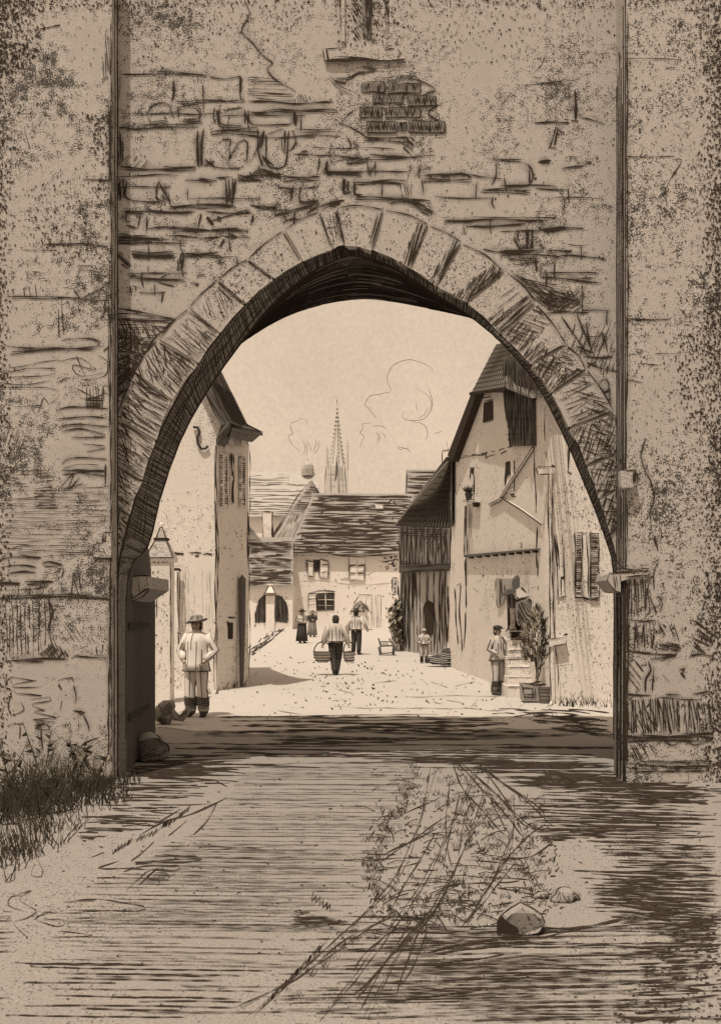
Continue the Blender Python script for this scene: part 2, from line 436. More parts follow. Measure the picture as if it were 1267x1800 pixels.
g.drift(GP, [(1120, 1650), (1264, 1600), (1264, 1798), (1050, 1798), (1090, 1740)], 46, (1.0, 2.4), (40, 200), -2, 2)
g.drift(GP, [(640, 1500), (980, 1520), (1010, 1600), (640, 1650)], 20, (1, 1.8), (30, 110), 0, 5)
g.flecks(GP, [(1180, 1640), (1270, 1600), (1270, 1800), (1060, 1800), (1120, 1730)], 260, 2.0, 6, 0)
g.strokes(GP, '''220,370 320,360 500,385 480,398 420,402 240,400|1.6;230,372 330,362;560,205 700,212 702,220 640,232 560,236|1.6;540,245 620,244 625,254 590,262 520,258 480,290 440,330|1.6;530,268 580,272 588,284 560,290 500,287 555,300 550,314|1.4;60,345 110,330 70,360 130,400 90,430 50,440 70,470 100,495|1.3;80,345 40,350 30,380 90,400|1.2;150,430 220,430 226,446 200,456 120,430 180,400|1.3;180,490 300,490 322,485 200,470|1.3;150,405 310,410 322,424 240,430|1.2;10,260 45,240 50,290 20,300 10,270|1.2;120,210 150,260 145,280 110,275 125,235|1.2''', Z11, 1.4)
for (x0, y0, x1, y1, h, n) in ((4, 1452, 115, 1428, 62, 11), (20, 1490, 90, 1450, 70, 7), (100, 1436, 225, 1402, 34, 9), (0, 1425, 80, 1412, 50, 7), (10, 1500, 70, 1490, 50, 5)): g.zig(GP, x0, y0, x1, y1, h, n, 1.5, slant=.25)
g.strokes(GP, '0,890 120,870 250,830 410,795|1.6;10,885 200,850|1.4;0,800 90,760 160,740|1.3', Z7)
g.strokes(GP, '''240,735 480,690 700,660 980,610|3;230,745 560,700 800,650 990,615|2;250,740 420,700 640,680;0,610 300,615|2
240,780 330,770 520,745|2.6;140,915 180,900 420,870|2.6;460,710 600,715 900,712 1100,730;700,790 900,800 1020,790''', Z8, 2.2)
g.strokes(GP, '''340,65 380,170 520,330|2.4;350,70 500,230 590,340|2.4;430,90 560,180 660,250|2.6;440,100 600,215 690,300|2.2;420,70 540,230 580,320|2;370,180 340,290 310,450|2
330,150 320,330 345,450;300,200 170,260;390,250 360,400 ;660,290 540,400 410,600 385,630|2.4;550,330 480,490;370,400 300,560 220,680 150,880|2.6;280,580 200,660 60,830 0,880|2.4
260,640 210,780 160,850|2;310,560 120,760 10,900|2;210,610 110,770 20,940|1.8;190,630 60,720 0,800|2;290,310 100,400 ;330,260 90,425;360,520 400,640 ;690,350 620,400 530,410|2.2
560,420 470,540 390,630|1.6;130,590 280,330;440,160 450,240;470,200 520,300''', Z8, 2)
for a in ((140, 250, 300, 330, 60, 5), (300, 240, 440, 300, 60, 6), (450, 260, 500, 420, 40, 8), (560, 440, 660, 520, 70, 7), (180, 450, 300, 620, 45, 9), (320, 560, 390, 620, 30, 4), (190, 130, 250, 220, 50, 5), (40, 350, 80, 470, 30, 6), (360, 120, 560, 280, 60, 8), (330, 300, 440, 400, 60, 6)):
    x0, y0, x1, y1, h, n = a
    for i in range(n):
        t = (i + .5) / n; x = 620 + (x0 + (x1 - x0) * t) / 1.958; y = 1300 + (y0 + (y1 - y0) * t) / 1.958
        l = R.uniform(10, 26); y += R.uniform(-6, 6); x += R.uniform(-8, 8)
        g.zig(GP, x - l / 2, y, x + l / 2, y + R.uniform(-2, 4), R.uniform(4, 8), R.randint(2, 4), 1.9)
def ticks(path, n, h, w, spread, ln=(6, 20)):
    for k in range(n):
        i = R.randrange(len(path) - 1); t = R.random(); x = path[i][0] + (path[i + 1][0] - path[i][0]) * t + R.gauss(0, spread); y = path[i][1] + (path[i + 1][1] - path[i][1]) * t + R.gauss(0, spread * .5); l = R.uniform(*ln)
        g.zig(GP, x - l / 2, y, x + l / 2, y + R.uniform(-2, 3), R.uniform(h * .5, h), R.randint(2, 4), R.uniform(w * .7, w * 1.2))
ticks([(742, 1345), (700, 1425), (662, 1480), (650, 1550), (690, 1610)], 90, 13, 2.0, 9)
ticks([(800, 1350), (830, 1430), (850, 1500), (800, 1560), (760, 1600), (700, 1680)], 150, 13, 2.0, 32)
ticks([(880, 1400), (930, 1470), (940, 1540), (900, 1600)], 70, 13, 2.0, 18); ticks([(690, 1590), (600, 1660), (500, 1760)], 40, 12, 1.9, 10)
for a_ in ([(842, 1340), (800, 1440), (740, 1560), (640, 1700), (560, 1795)], [(866, 1350), (838, 1450), (772, 1570), (700, 1680), (640, 1790)], [(760, 1350), (742, 1440), (690, 1560), (560, 1680), (440, 1790)], [(905, 1400), (900, 1490), (840, 1580), (800, 1640)], [(820, 1345), (870, 1400), (930, 1452), (968, 1462)], [(700, 1600), (620, 1650), (520, 1720), (420, 1775)]):
    for k in range(2): g.stroke(GP, [(x + R.uniform(-7, 7), y + R.uniform(-5, 5)) for x, y in a_], R.uniform(.9, 1.8), jit=1.0)
g.drift(GP, [(1240, 1380), (1700, 1400), (2100, 1760), (1240, 1795)], 90, (1, 2.4), (80, 420), .5, 1.5); g.drift(GP, [(20, 1600), (-500, 1700), (-700, 1795), (20, 1795)], 30, (1, 2), (100, 400), .5, 1)
# shade strokes painted across the edges of the arch's shadow to break them
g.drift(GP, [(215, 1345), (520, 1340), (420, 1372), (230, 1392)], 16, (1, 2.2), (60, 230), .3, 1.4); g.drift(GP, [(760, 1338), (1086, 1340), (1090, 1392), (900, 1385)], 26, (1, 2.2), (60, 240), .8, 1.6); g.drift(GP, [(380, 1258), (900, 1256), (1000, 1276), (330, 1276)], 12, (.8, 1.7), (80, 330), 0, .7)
# the crumbling verge of the track, left
g.strokes(GP, '''1180,745 980,830 850,870 720,940|2.6;1130,770 1080,860 1000,940|2.2;970,860 870,940|2;800,975 750,1020 680,1075|2;940,800 800,880|2;540,1030 470,1055|2;620,1070 510,1110 740,1110
1020,1050 800,1045|1.8;1040,1060 700,1085 990,1075|1.8;920,1105 780,1100 640,1130|1.8;860,1160 700,1160 500,1165|1.8;720,1200 820,1110 760,1160;1180,690 1120,660;620,715 800,690 1040,695|2.6;650,740 980,745|1.8''', Z7, 2)
for (x0, y0, x1, y1) in ((580, 1030, 680, 970), (700, 970, 830, 910), (840, 890, 890, 870), (900, 860, 980, 800)):
    g.zig(GP, x0 / 2.947, 1150 + y0 / 2.947, x1 / 2.947, 1150 + y1 / 2.947, 11, 6, 2.4, slant=-.4)
g.zig(GP, 462, 1770, 575, 1655, 15, 14, 2.4, slant=-.5)
g.zig(GP, 548, 1575, 585, 1600, 16, 6, 2.4, slant=-.4)
g.drift(GP, [(150, 1378), (440, 1375), (330, 1440), (140, 1480)], 34, (1.1, 2), (30, 160), .6, 1)
# pebbles' dents and scuffs in the square
g.hatch(GP, [(770, 1150), (1000, 1235), (1060, 1280), (640, 1290), (470, 1260), (700, 1180)], 1, 11, .7, br=.9, wob=1, drop=.5, mat='mid_ink')
g.drift(GP, [(880, 1248), (1078, 1250), (1078, 1292), (960, 1290)], 34, (1, 2), (25, 110), 3, 4)
for x_, y_ in ((990, 1262), (1010, 1276), (1040, 1284), (960, 1258), (1050, 1266)): g.zig(GP, x_ - 22, y_, x_ + 18, y_ + 2, 6, 5, 1.4)
g.flecks(GP, [(440, 1140), (760, 1150), (1000, 1240), (1000, 1268), (380, 1266), (400, 1225)], 170, 1.0, 3, 5)
g.flecks(GP, [(540, 1160), (640, 1160), (780, 1230), (560, 1250)], 110, 1.5, 3)
g.flecks(GP, [(60, 1400), (700, 1340), (1240, 1420), (1240, 1790), (30, 1790)], 500, 1.3, 4, 5)
g.flecks(GP, [(650, 1400), (950, 1400), (1020, 1600), (650, 1650)], 300, 1.9, 6)
g.strokes(GP, '920,950 1000,890 1080,840 1180,760;1000,905 1100,830;600,1195 640,1225', A1, 1.4)
g.flecks(GP, [(435, 1140), (480, 1108), (500, 1108), (440, 1156)], 45, 1.5, 6, -50)
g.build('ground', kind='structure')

# ================================================================== GATE TOWER
gate = thing('gate_tower', 'weathered stone gate tower wall pierced by a great pointed arch', 'gate tower', (0, GY, 0))
W = front(GY)
TOP = 8.7
outer = [(207, 1364), (207, 1180), (207, 1010), (222, 930), (245, 850), (280, 760), (330, 665), (390, 580), (460, 505), (530, 460), (585, 437), (613, 430),
         (655, 440), (700, 459), (760, 500), (818, 530), (880, 588), (934, 642), (972, 696), (1010, 770), (1048, 865), (1072, 940), (1086, 1010), (1086, 1180), (1086, 1364)]
inner = [(222, 1362), (222, 1180), (226, 1010), (262, 960), (282, 880), (312, 790), (347, 718), (397, 640), (470, 545), (535, 488), (588, 458), (616, 449),
         (655, 455), (700, 474), (757, 512), (812, 546), (868, 590), (917, 642), (955, 696), (998, 783), (1037, 876), (1063, 945), (1078, 1010), (1078, 1180), (1078, 1362)]
far = [(268, 1306), (268, 1180), (266, 1000), (254, 930), (256, 860), (276, 780), (312, 715), (368, 650), (432, 598), (500, 558), (570, 535), (640, 526),
       (690, 531), (735, 539), (790, 550), (838, 563), (900, 600), (945, 640), (990, 700), (1040, 780), (1078, 860), (1098, 930), (1110, 1000), (1110, 1180), (1110, 1306)]
Y1, Y2 = GY + .22, 13.6
def dens(pts, n, apex=None):
    out = []
    for i in range(len(pts) - 1):
        p1, p2 = Vector(pts[i]), Vector(pts[i + 1])
        p0 = Vector(pts[i - 1]) if i > 0 and i != apex else p1 * 2 - p2
        p3 = Vector(pts[i + 2]) if i + 2 < len(pts) and i + 1 != apex else p2 * 2 - p1
        for k in range(n):
            t = k / n; q = .5 * ((2 * p1) + (p2 - p0) * t + (2 * p0 - 5 * p1 + 4 * p2 - p3) * t * t + (3 * p1 - p0 - 3 * p2 + p3) * t ** 3); out.append((q.x, q.y))
    return out + [pts[-1]]
od, idd, fd = dens(outer, 3, 11), dens(inner, 3, 11), dens(far, 3)
O3 = [P(x, y, GY) for x, y in od]; I3 = [P(x, y, Y1) for x, y in idd]; F3 = [P(x, y, Y2) for x, y in fd]
for L3 in (O3, I3, F3): L3[0].z = 0; L3[-1].z = 0
def face_with_opening(mb, pts, y, x0, x1, top, mat):
    n = len(pts)
    mb.poly([(x0, y, 0), pts[0], (pts[6].x, y, pts[6].z), (pts[6].x, y, top), (x0, y, top)] if False else [(x0, y, 0), pts[0], pts[3], pts[6], (pts[6].x, y, top), (x0, y, top)], mat)
    e = n - 1
    mb.poly([pts[e], (x1, y, 0), (x1, y, top), (pts[e - 6].x, y, top), pts[e - 6], pts[e - 3]], mat)
    for i in range(6, e - 6):
        a, b = pts[i], pts[i + 1]
        mb.poly([a, b, (b.x, y, top), (a.x, y, top)], mat)
wall = MB(); wall.halo = 6
XL, XR = -5.2, 5.2
face_with_opening(wall, O3, GY, XL, XR, TOP, 'gate_stone')
# back of the tower toward the square: springing outline made monotone
B3 = [Vector(v) for v in F3]
for i in range(len(B3)): 
    if i < 12: B3[i].x = min(B3[i].x, B3[12].x)
    if i > len(B3) - 10: B3[i].x = B3[-1].x
face_with_opening(wall, B3, Y2, XL, XR, TOP, 'gate_stone')
wall.poly([(XL, GY, 0), (XL, Y2, 0), (XL, Y2, TOP), (XL, GY, TOP)], 'gate_stone')
wall.poly([(XR, GY, 0), (XR, Y2, 0), (XR, Y2, TOP), (XR, GY, TOP)], 'gate_stone')
wall.poly([(XL, GY, TOP), (XR, GY, TOP), (XR, Y2, TOP), (XL, Y2, TOP)], 'gate_stone')
# joints between the rubble courses, cracks in the render
for i in range(30):  # unseen blocks on the tower top, added to roughen its shadow edge
    x_ = XL + .1 + i * (XR - XL - .2) / 30; h_ = R.uniform(.05, .75); wall.prism([(x_, Y2 - .5, TOP - .02), (x_ + .33, Y2 - .5, TOP - .02), (x_ + .30, Y2 - .5, TOP + h_), (x_ + .04, Y2 - .5, TOP + h_ * R.uniform(.6, 1))], (0, .5 - .003, 0), 'gate_stone')
wall.strokes(W, '''60,148 250,140 500,146|2.6;240,130 420,138 490,150;55,150 47,260;330,165 325,270;470,195 478,320|2.4;660,150 655,250 680,270;330,280 480,275 670,272;500,150 580,165 660,150
690,280 900,290 1120,283|3;195,350 215,310 260,290 300,295 330,360;195,350 215,380 260,375 300,380;345,300 350,360;340,310 440,300 450,360 370,370;150,390 300,400 470,378;370,378 470,380
550,310 560,385 670,390|2.6;570,325 670,310;670,310 672,390;530,310 520,360 535,390|3;545,320 555,380|4;680,320 690,385|3.5;700,320 720,390 905,390|2.8;705,325 760,330 850,315 1130,318|2.8;915,320 920,390|4;930,330 930,395|3;955,330 955,420
50,400 120,405 200,410 450,405|2.6;110,420 200,415;445,420 440,490 450,600|3;475,410 465,500 470,580|2.4;455,480 455,600|3;60,605 280,610 440,605|2.6;270,600 330,608 440,600|3;460,600 520,570;510,430 600,425 750,430|3;600,420 740,410;480,560 530,600 660,600|2.6
600,470 600,570 650,480 690,480 685,580 720,560|2.6;560,470 610,465 605,500;740,410 745,500 720,560;770,420 750,510 770,590|2.6;780,440 790,580 860,600 885,560 890,420;790,440 870,410;875,420 880,540|3;910,420 930,480 900,520|3;770,560 820,600|5;765,545 800,585|4
920,420 1130,420;930,450 1140,450;915,540 1130,540;950,530 990,525;1050,560 1040,620|2.6;1085,560 1090,630 1260,630|2.6;1130,570 1260,555;1180,450 1200,490 1180,520;1210,480 1230,500
40,650 250,645 350,650|2.4;380,665 520,680|3;450,660 540,665|4;530,655 610,650;250,670 240,750 290,780;280,680 300,780;245,670 290,740;260,740 310,770;95,670 95,760 260,770|3;60,660 55,770|4;75,655 75,760|3;580,660 585,780|4;595,660 598,780|3;615,650 615,790|2.4;630,660 625,740|3
300,800 450,795 630,790|2.6;430,785 600,795|2.6;640,660 770,670;640,640 700,655 760,610 860,650|3;680,650 860,640|3;860,655 1050,650|3;910,690 900,770|2.6;950,690 950,770 1040,770|2.6;700,790 840,800|2.6;1165,660 1170,720 1200,725|3.4;1215,660 1215,740 1260,745|3.4
80,820 180,830|3.4;190,820 300,830 430,820|3;200,828 420,830|2.6;460,830 450,900|2.8;480,830 720,830|2.8;500,870 700,810;490,850 520,890|4;540,850 560,860|4;190,840 190,910;190,910 350,905 500,912|2.8;720,835 710,895|2.8;160,830 150,900;65,865 100,840;90,890 150,905;300,905 480,912|3
360,950 355,1000 370,1040 355,1110|3;300,945 500,955 570,950|2.8;510,915 670,905|2.4;600,900 600,1000 610,1020|2.6;580,960 560,1000|3;570,945 710,947|2.6;600,930 640,945;120,1030 200,1040 330,1040|3.6;110,1020 190,1030 320,1020|2.4;370,1035 560,1040|3;380,1045 540,1030;350,1060 345,1120|4;370,1050 375,1150|2.6;580,1070 545,1080 560,1050
110,1140 200,1155 380,1160|3;120,1130 110,1150 140,1140;260,1145 290,1130;200,1090 200,1120|2.6;225,1120 240,1140;440,1140 480,1132;410,1180 450,1185;240,1170 330,1195|2.6;110,1190 115,1239|2.6;230,1180 228,1239 |3;820,840 900,815 1020,780|2.6;860,880 880,860 950,855;1000,820 1080,785 1170,770|3.4;980,830 1050,775|2.6;1090,785 1150,775|4''', Z1, 2.0, dbl=.35, jit=1.6)
for (x0, x1, y) in ((210, 330, 330), (330, 470, 346), (480, 600, 330), (210, 300, 372), (300, 450, 405), (455, 520, 372), (215, 330, 430), (330, 420, 452), (212, 330, 478), (225, 320, 512), (540, 700, 262), (560, 720, 300), (640, 740, 320), (740, 900, 312), (760, 880, 345), (820, 1000, 382), (860, 1010, 405), (880, 1060, 452), (930, 1070, 480), (1000, 1078, 430), (960, 1078, 350), (900, 1060, 330), (390, 560, 205), (420, 560, 240), (230, 420, 200), (1010, 1078, 545), (1030, 1078, 590)):
    for k in range(1):
        a_ = x0 + R.uniform(-10, 20); b_ = min(x1, a_ + R.uniform(.45, 1) * (x1 - x0)); yy = y + R.uniform(-3, 3)
        wall.stroke(W, [(a_, yy), ((a_ + b_) / 2, yy + R.uniform(-2, 2)), (b_, yy + R.uniform(-2, 2))], R.uniform(1.4, 2.6), jit=1.4)
    xx = R.uniform(x0, x1); wall.stroke(W, [(xx, y), (xx + R.uniform(-3, 3), y + 12), (xx + R.uniform(-4, 4), y + R.uniform(20, 30))], R.uniform(1.6, 3), jit=1.2)
wall.hatch(W, [(690, 155), (850, 158), (880, 215), (930, 250), (900, 290), (690, 280)], 2, 4, 1.3, tr=Z1)
wall.hatch(W, [(45, 400), (65, 430), (80, 500), (70, 606), (45, 606)], 86, 2.6, 2, tr=Z1)
wall.hatch(W, [(50, 930), (180, 940), (300, 960), (180, 985), (50, 985)], 1, 2.6, 2.4, tr=Z1)
wall.hatch(W, [(60, 590), (110, 540), (220, 580), (210, 608), (60, 608)], -50, 4, 1.2, tr=Z1)
wall.hatch(W, [(690, 640), (750, 605), (800, 640), (870, 625), (870, 655), (690, 665)], 60, 3, 1.4, tr=Z1)
wall.hatch(W, [(35, 1030), (60, 1020), (120, 1090), (95, 1115)], 40, 3, 2.4, tr=Z1)
wall.hatch(W, [(940, 240), (1010, 250), (1000, 280), (930, 275)], 70, 3, 1.4, tr=Z1)
wall.hatch(W, [(80, 210), (250, 215), (250, 290), (100, 290)], 8, 8, .9, tr=Z1, br=.5)
wall.strokes(W, '''100,310 160,310 200,290 265,275 210,260;110,320 150,330 155,310|3;90,300 130,340 210,380|1.4;230,400 170,440 120,490|1.4;350,300 440,320 500,355 440,375;360,300 430,300 440,320|1.4;510,405 470,430 470,450 535,485;220,540 330,540 400,540|2.6;110,610 300,620 500,605|2.6;240,605 380,612;120,480 195,510 260,560;80,630 80,670 215,680|2.6;80,640 80,680 110,665;240,635 240,685|3;270,630 265,690|3;240,680 265,640;150,640 240,625;440,690 560,685 680,690 760,700|2.4;520,690 600,672 640,690;450,705 640,700;440,640 430,690|2.6;405,640 400,680|2.6;430,670 490,650;180,710 385,708|3;180,720 185,765|4;190,770 350,770 400,775|2.6;150,700 140,740|4;160,705 158,750|3;450,700 455,765;660,710 655,780 |2.6;715,625 840,625;735,625 735,690 715,725;840,640 870,660 865,720 750,725|2.6;865,640 868,720|3.4;780,730 860,720|3;680,740 800,745 870,755;680,750 870,742;890,740 1020,742|2.4;885,485 950,478 1020,485|3.4;1075,460 1165,482|2.4;930,475 940,465;940,575 970,500|3;960,570 975,505|3;940,575 975,578;970,500 1000,525;900,635 950,625|4;905,630 950,630;1040,650 1110,635 1080,630;990,660 1080,655|2.6;880,690 890,685|4;860,420 860,480|1.2;850,330 950,320 1065,302|1.2;870,322 1040,330|1.2;880,290 920,250|1.4;320,790 420,790 490,830|3.4;350,780 480,790|3''', Z2, 2.0, dbl=.35, jit=1.6)
wall.stroke(W, [(540 + 1045 / 2.223, 355 / 2.223), (540 + 1048 / 2.223, 470 / 2.223)], 6); wall.stroke(W, [(1003, 212), (1016, 214)], 5)
wall.hatch(W, [(370, 540), (420, 535), (410, 600), (375, 600)], 45, 3, 1.8, tr=Z2)
wall.hatch(W, [(360, 785), (420, 775), (500, 830), (480, 850), (420, 815)], 25, 3, 1.8, tr=Z2)
wall.hatch(W, [(350, 720), (410, 720), (410, 770), (370, 770)], 80, 3, 1.4, tr=Z2)
wall.strokes(W, '''0,235 200,230 490,230|3;0,225 130,228;90,245 95,280 105,290;100,255 370,240|3;430,262 640,264|3.4;440,270 590,266;375,260 372,360|2.8;385,265 380,350|2.6;405,265 400,360|2.8;320,300 340,350 360,330;340,350 380,340;180,355 300,375 400,375|3.4;250,370 440,362|3;460,370 580,370 585,365|3;290,400 440,400;320,425 440,420;490,410 560,392 700,400 740,412|2.6;440,490 445,440 470,420 480,410;455,455 465,470 445,485;500,405 500,490|2.8
440,490 560,492 720,515|3.2;560,495 680,492;310,480 350,490 380,505;330,490 400,510 520,520;635,520 630,640|2.4;460,652 560,650 660,650|3;600,655 680,820;640,700 680,830;530,670 600,760 650,850|2.6;630,848 700,855 770,850|2.6;650,880 740,905 800,912|2.4;650,900 690,870 700,890;720,895 720,925;745,895 745,925;770,900 770,920;600,800 680,835
680,820 720,740 745,830;700,830 750,760;760,840 755,740|1.4;600,700 590,740|1.4;700,990 740,960 760,1080;710,1020 760,1000;720,1060 770,1040''', Z3, 2.0, dbl=.35, jit=1.6)
wall.hatch(W, [(330, 490), (520, 540), (480, 640), (420, 600)], 40, 3.2, 1.6, tr=Z3); wall.hatch(W, [(420, 560), (630, 560), (625, 640), (480, 645)], -35, 4, 1.5, tr=Z3)
wall.hatch(W, [(430, 560), (620, 540), (560, 640), (480, 640)], 60, 4, 1.5, tr=Z3); wall.hatch(W, [(335, 490), (600, 560), (620, 600), (480, 640)], 15, 3, 1.9, tr=Z3); wall.hatch(W, [(430, 560), (620, 580), (600, 640), (480, 640)], 4, 5, 1.5, tr=Z3)
# tooled stones beside the haunches; the dense left hatching is painted shade
wall.hatch(W, [(40, 390), (330, 440), (230, 530), (150, 600), (40, 600)], 2, 4, 1.7, tr=Z4, br=.4, wob=1)
wall.hatch(W, [(45, 470), (160, 470), (140, 580), (45, 580)], 88, 3.6, 1.8, tr=Z4)
wall.hatch(W, [(40, 560), (200, 600), (130, 700), (40, 800)], 88, 5, 1.7, tr=Z4, br=.5, wob=1.5); wall.hatch(W, [(40, 560), (220, 580), (110, 740), (40, 800)], 20, 4, 1.9, tr=Z4, br=.5, wob=1.5)
wall.hatch(W, [(40, 640), (150, 640), (100, 780), (40, 820)], -45, 4, 1.9, tr=Z4, br=.5, wob=1.5)
wall.strokes(W, '40,385 130,400 320,435|3;50,440 300,440|2.4;320,440 210,540 180,640|3;60,620 130,610 180,660 110,700 170,730|2.4;60,700 120,680 200,720;40,760 100,700 150,690 80,820;50,800 130,740|2.6', Z4, 2.2)
wall.hatch(W, [(40, 480), (260, 560), (150, 700), (60, 830), (40, 830)], -30, 3.6, 2.0, tr=Z4, br=.5, wob=1.4); wall.hatch(W, [(40, 400), (250, 470), (160, 640), (40, 700)], 65, 4.5, 1.7, tr=Z4, br=.5, wob=1.4)
wall.hatch(W, [(985, 600), (1080, 560), (1080, 650), (1035, 640)], -70, 8, 1.2, br=.5)
# grit and lichen where the render is foul
wall.flecks(W, [(207, 0), (560, 0), (430, 130), (207, 130)], 420, 2.0, 2.5, bias=lambda x, y: .25 + .75 * (y < 60))
wall.flecks(W, [(207, -30), (1080, -30), (1080, 12), (207, 12)], 600, 2.2, 3); wall.flecks(W, [(690, 0), (1080, 0), (1080, 110), (700, 110)], 400, 2.0, 2.5)
wall.flecks(W, [(207, 130), (1080, 130), (1080, 560), (900, 480), (600, 360), (300, 560), (207, 600)], 420, 1.8, 2.5)
wall.strokes(W, '430,0 440,25 425,55 445,75 465,100 480,112 470,120 485,140 520,162|2.2;1180,0 1185,20', (0, 0, 1), 1.8)
wall.build('wall', gate)
# exposed bricks where the render has fallen off
br = MB()
for (x0, x1, y0, y1) in ((215, 300, 323, 360), (320, 440, 328, 362), (255, 375, 368, 402), (393, 505, 375, 412), (207, 292, 420, 460), (305, 440, 424, 458), (230, 350, 475, 517), (362, 385, 478, 510), (395, 537, 474, 517)):
    q = [(x0, y0 + R.uniform(-4, 4)), ((x0 + x1) / 2, y0 + R.uniform(-4, 4)), (x1, y0 + R.uniform(-4, 4)), (x1 + R.uniform(-6, 6), (y0 + y1) / 2), (x1, y1), ((x0 + x1) / 2, y1 + R.uniform(-4, 4)), (x0, y1), (x0 + R.uniform(-6, 6), (y0 + y1) / 2)]
    q = T(Z2, q); br.prism([W(x, y, .012) for x, y in q], (0, .05, 0), 'brick')
    X = [p[0] for p in q]; Yq = [p[1] for p in q]; pl = front(GY - .012)
    br.zig(pl, min(X) + 2, (min(Yq) + max(Yq)) / 2, max(X) - 2, (min(Yq) + max(Yq)) / 2, (max(Yq) - min(Yq)) * .8, int((max(X) - min(X)) / 6) + 1, 2.8)
    br.strokes(pl, ' '.join('%f,%f' % p for p in q + q[:1]), w=2.2)
br.build('exposed_brick', gate)
# arch ring: every voussoir its own stone
pairs = [((212, 960), (205, 950)), ((228, 905), (205, 890)), ((250, 845), (205, 815)), ((275, 775), (206, 735)), ((301, 705), (238, 656)), ((349, 640), (279, 598)), ((386, 586), (333, 543)), ((430, 535), (383, 493)),
         ((481, 490), (435, 458)), ((531, 460), (499, 405)), ((585, 437), (563, 372)), ((605, 431), (592, 366)), ((655, 440), (675, 368)), ((722, 472), (754, 396)), ((768, 504), (811, 427)), ((820, 532), (888, 477)),
         ((880, 588), (941, 534)), ((934, 642), (995, 608)), ((968, 692), (1030, 648)), ((1000, 752), (1078, 725)), ((1030, 820), (1081, 800)), ((1052, 878), (1082, 862)), ((1072, 940), (1083, 928))]
def lerp(a, b, t): return (a[0] + (b[0] - a[0]) * t, a[1] + (b[1] - a[1]) * t)
for i in range(len(pairs) - 1):
    (i0, e0), (i1, e1) = pairs[i], pairs[i + 1]
    gsz = .035
    a, b = lerp(i0, i1, gsz), lerp(i0, i1, 1 - gsz); c, d = lerp(e0, e1, 1 - gsz), lerp(e0, e1, gsz)
    # keep the curve of the ring on both edges
    def bow(p, q, o):
        m = lerp(p, q, .5); v = (m[0] - 630, m[1] - 800); l = math.hypot(*v) or 1
        return (m[0] + v[0] / l * o + R.uniform(-1, 1), m[1] + v[1] / l * o + R.uniform(-1, 1))
    q = [a, bow(a, b, 2), b, lerp(b, c, .5), c, bow(c, d, R.uniform(1, 5)), d, lerp(d, a, .5)]
    q = [(x + R.uniform(-.8, .8), y + R.uniform(-.8, .8)) for x, y in q]
    vb = MB(); vb.halo = 6; pr = R.uniform(.010, .022); mat = 'ring_stone'
    vb.prism([W(x, y, pr) for x, y in q], (0, .12, 0), mat)
    pl = front(GY - pr)
    # edge arrises and chips
    vb.stroke(pl, [lerp(b, c, .06), lerp(b, c, .5), lerp(b, c, .96)], 2.6)
    if R.random() < .6: vb.stroke(pl, [lerp(lerp(a, b, .9), lerp(d, c, .9), R.uniform(.1, .3)), lerp(lerp(a, b, .88), lerp(d, c, .92), .9)], 2.0)
    vb.stroke(pl, [d, q[5], c], 2.2)
    poly = [lerp(a, c, .1), lerp(b, d, .1), lerp(c, a, .1), lerp(d, b, .1)]
    ca = math.degrees(math.atan2(i0[1] - e0[1], i0[0] - e0[0]))
    if i <= 4 or i >= 17: vb.hatch(pl, [lerp(a, d, .5), lerp(b, c, .5), c, d], ca + R.uniform(20, 60), 5, 1.9, br=.5, wob=1.6)
    if i <= 3: vb.hatch(pl, [a, b, c, d], ca, 4.2, 1.6, br=.4, wob=.9)
    elif i in (4, 5): vb.hatch(pl, poly, ca + 8, 5, 1.2, br=.4, wob=.8); vb.hatch(pl, [a, b, lerp(b, c, .4), lerp(a, d, .4)], ca + 8, 4, 1.5, br=.3, wob=1)
    elif i == 6: vb.hatch(pl, poly, 70, 5, .9, br=.5)
    elif i in (16, 17): vb.hatch(pl, [a, b, lerp(b, c, .6), lerp(a, d, .6)], -55, 4, 1.9, br=.4, wob=1.2); vb.hatch(pl, [lerp(a, b, .0), lerp(a, b, .5), lerp(d, c, .5), d], 20, 5, 1.8, br=.4, wob=1)
    elif i in (18,): vb.hatch(pl, poly, -18, 7, 1.5, br=.6, wob=1.6)
    elif i >= 19: vb.hatch(pl, [a, b, c, d], -70, 4.6, 1.5, br=.3, wob=1.2); vb.hatch(pl, [a, b, c, d], 12, 6.5, 1.4, br=.3, wob=1.4)
    elif i in (14, 15): vb.hatch(pl, poly, -35, 13, 1.4, br=.8, drop=.4); vb.hatch(pl, [lerp(a, b, .55), b, c, lerp(d, c, .75)], ca, 4, 2.2, br=.3)
    elif i in (12, 13): vb.hatch(pl, [lerp(a, b, .72), b, c, lerp(d, c, .8)], ca, 3.4, 2.2, br=.3)
    elif i == 10: vb.hatch(pl, poly, 80, 5, 1.4, br=.5)
    vb.flecks(pl, poly, 16, 2, 3)
    vb.build('voussoir', gate)
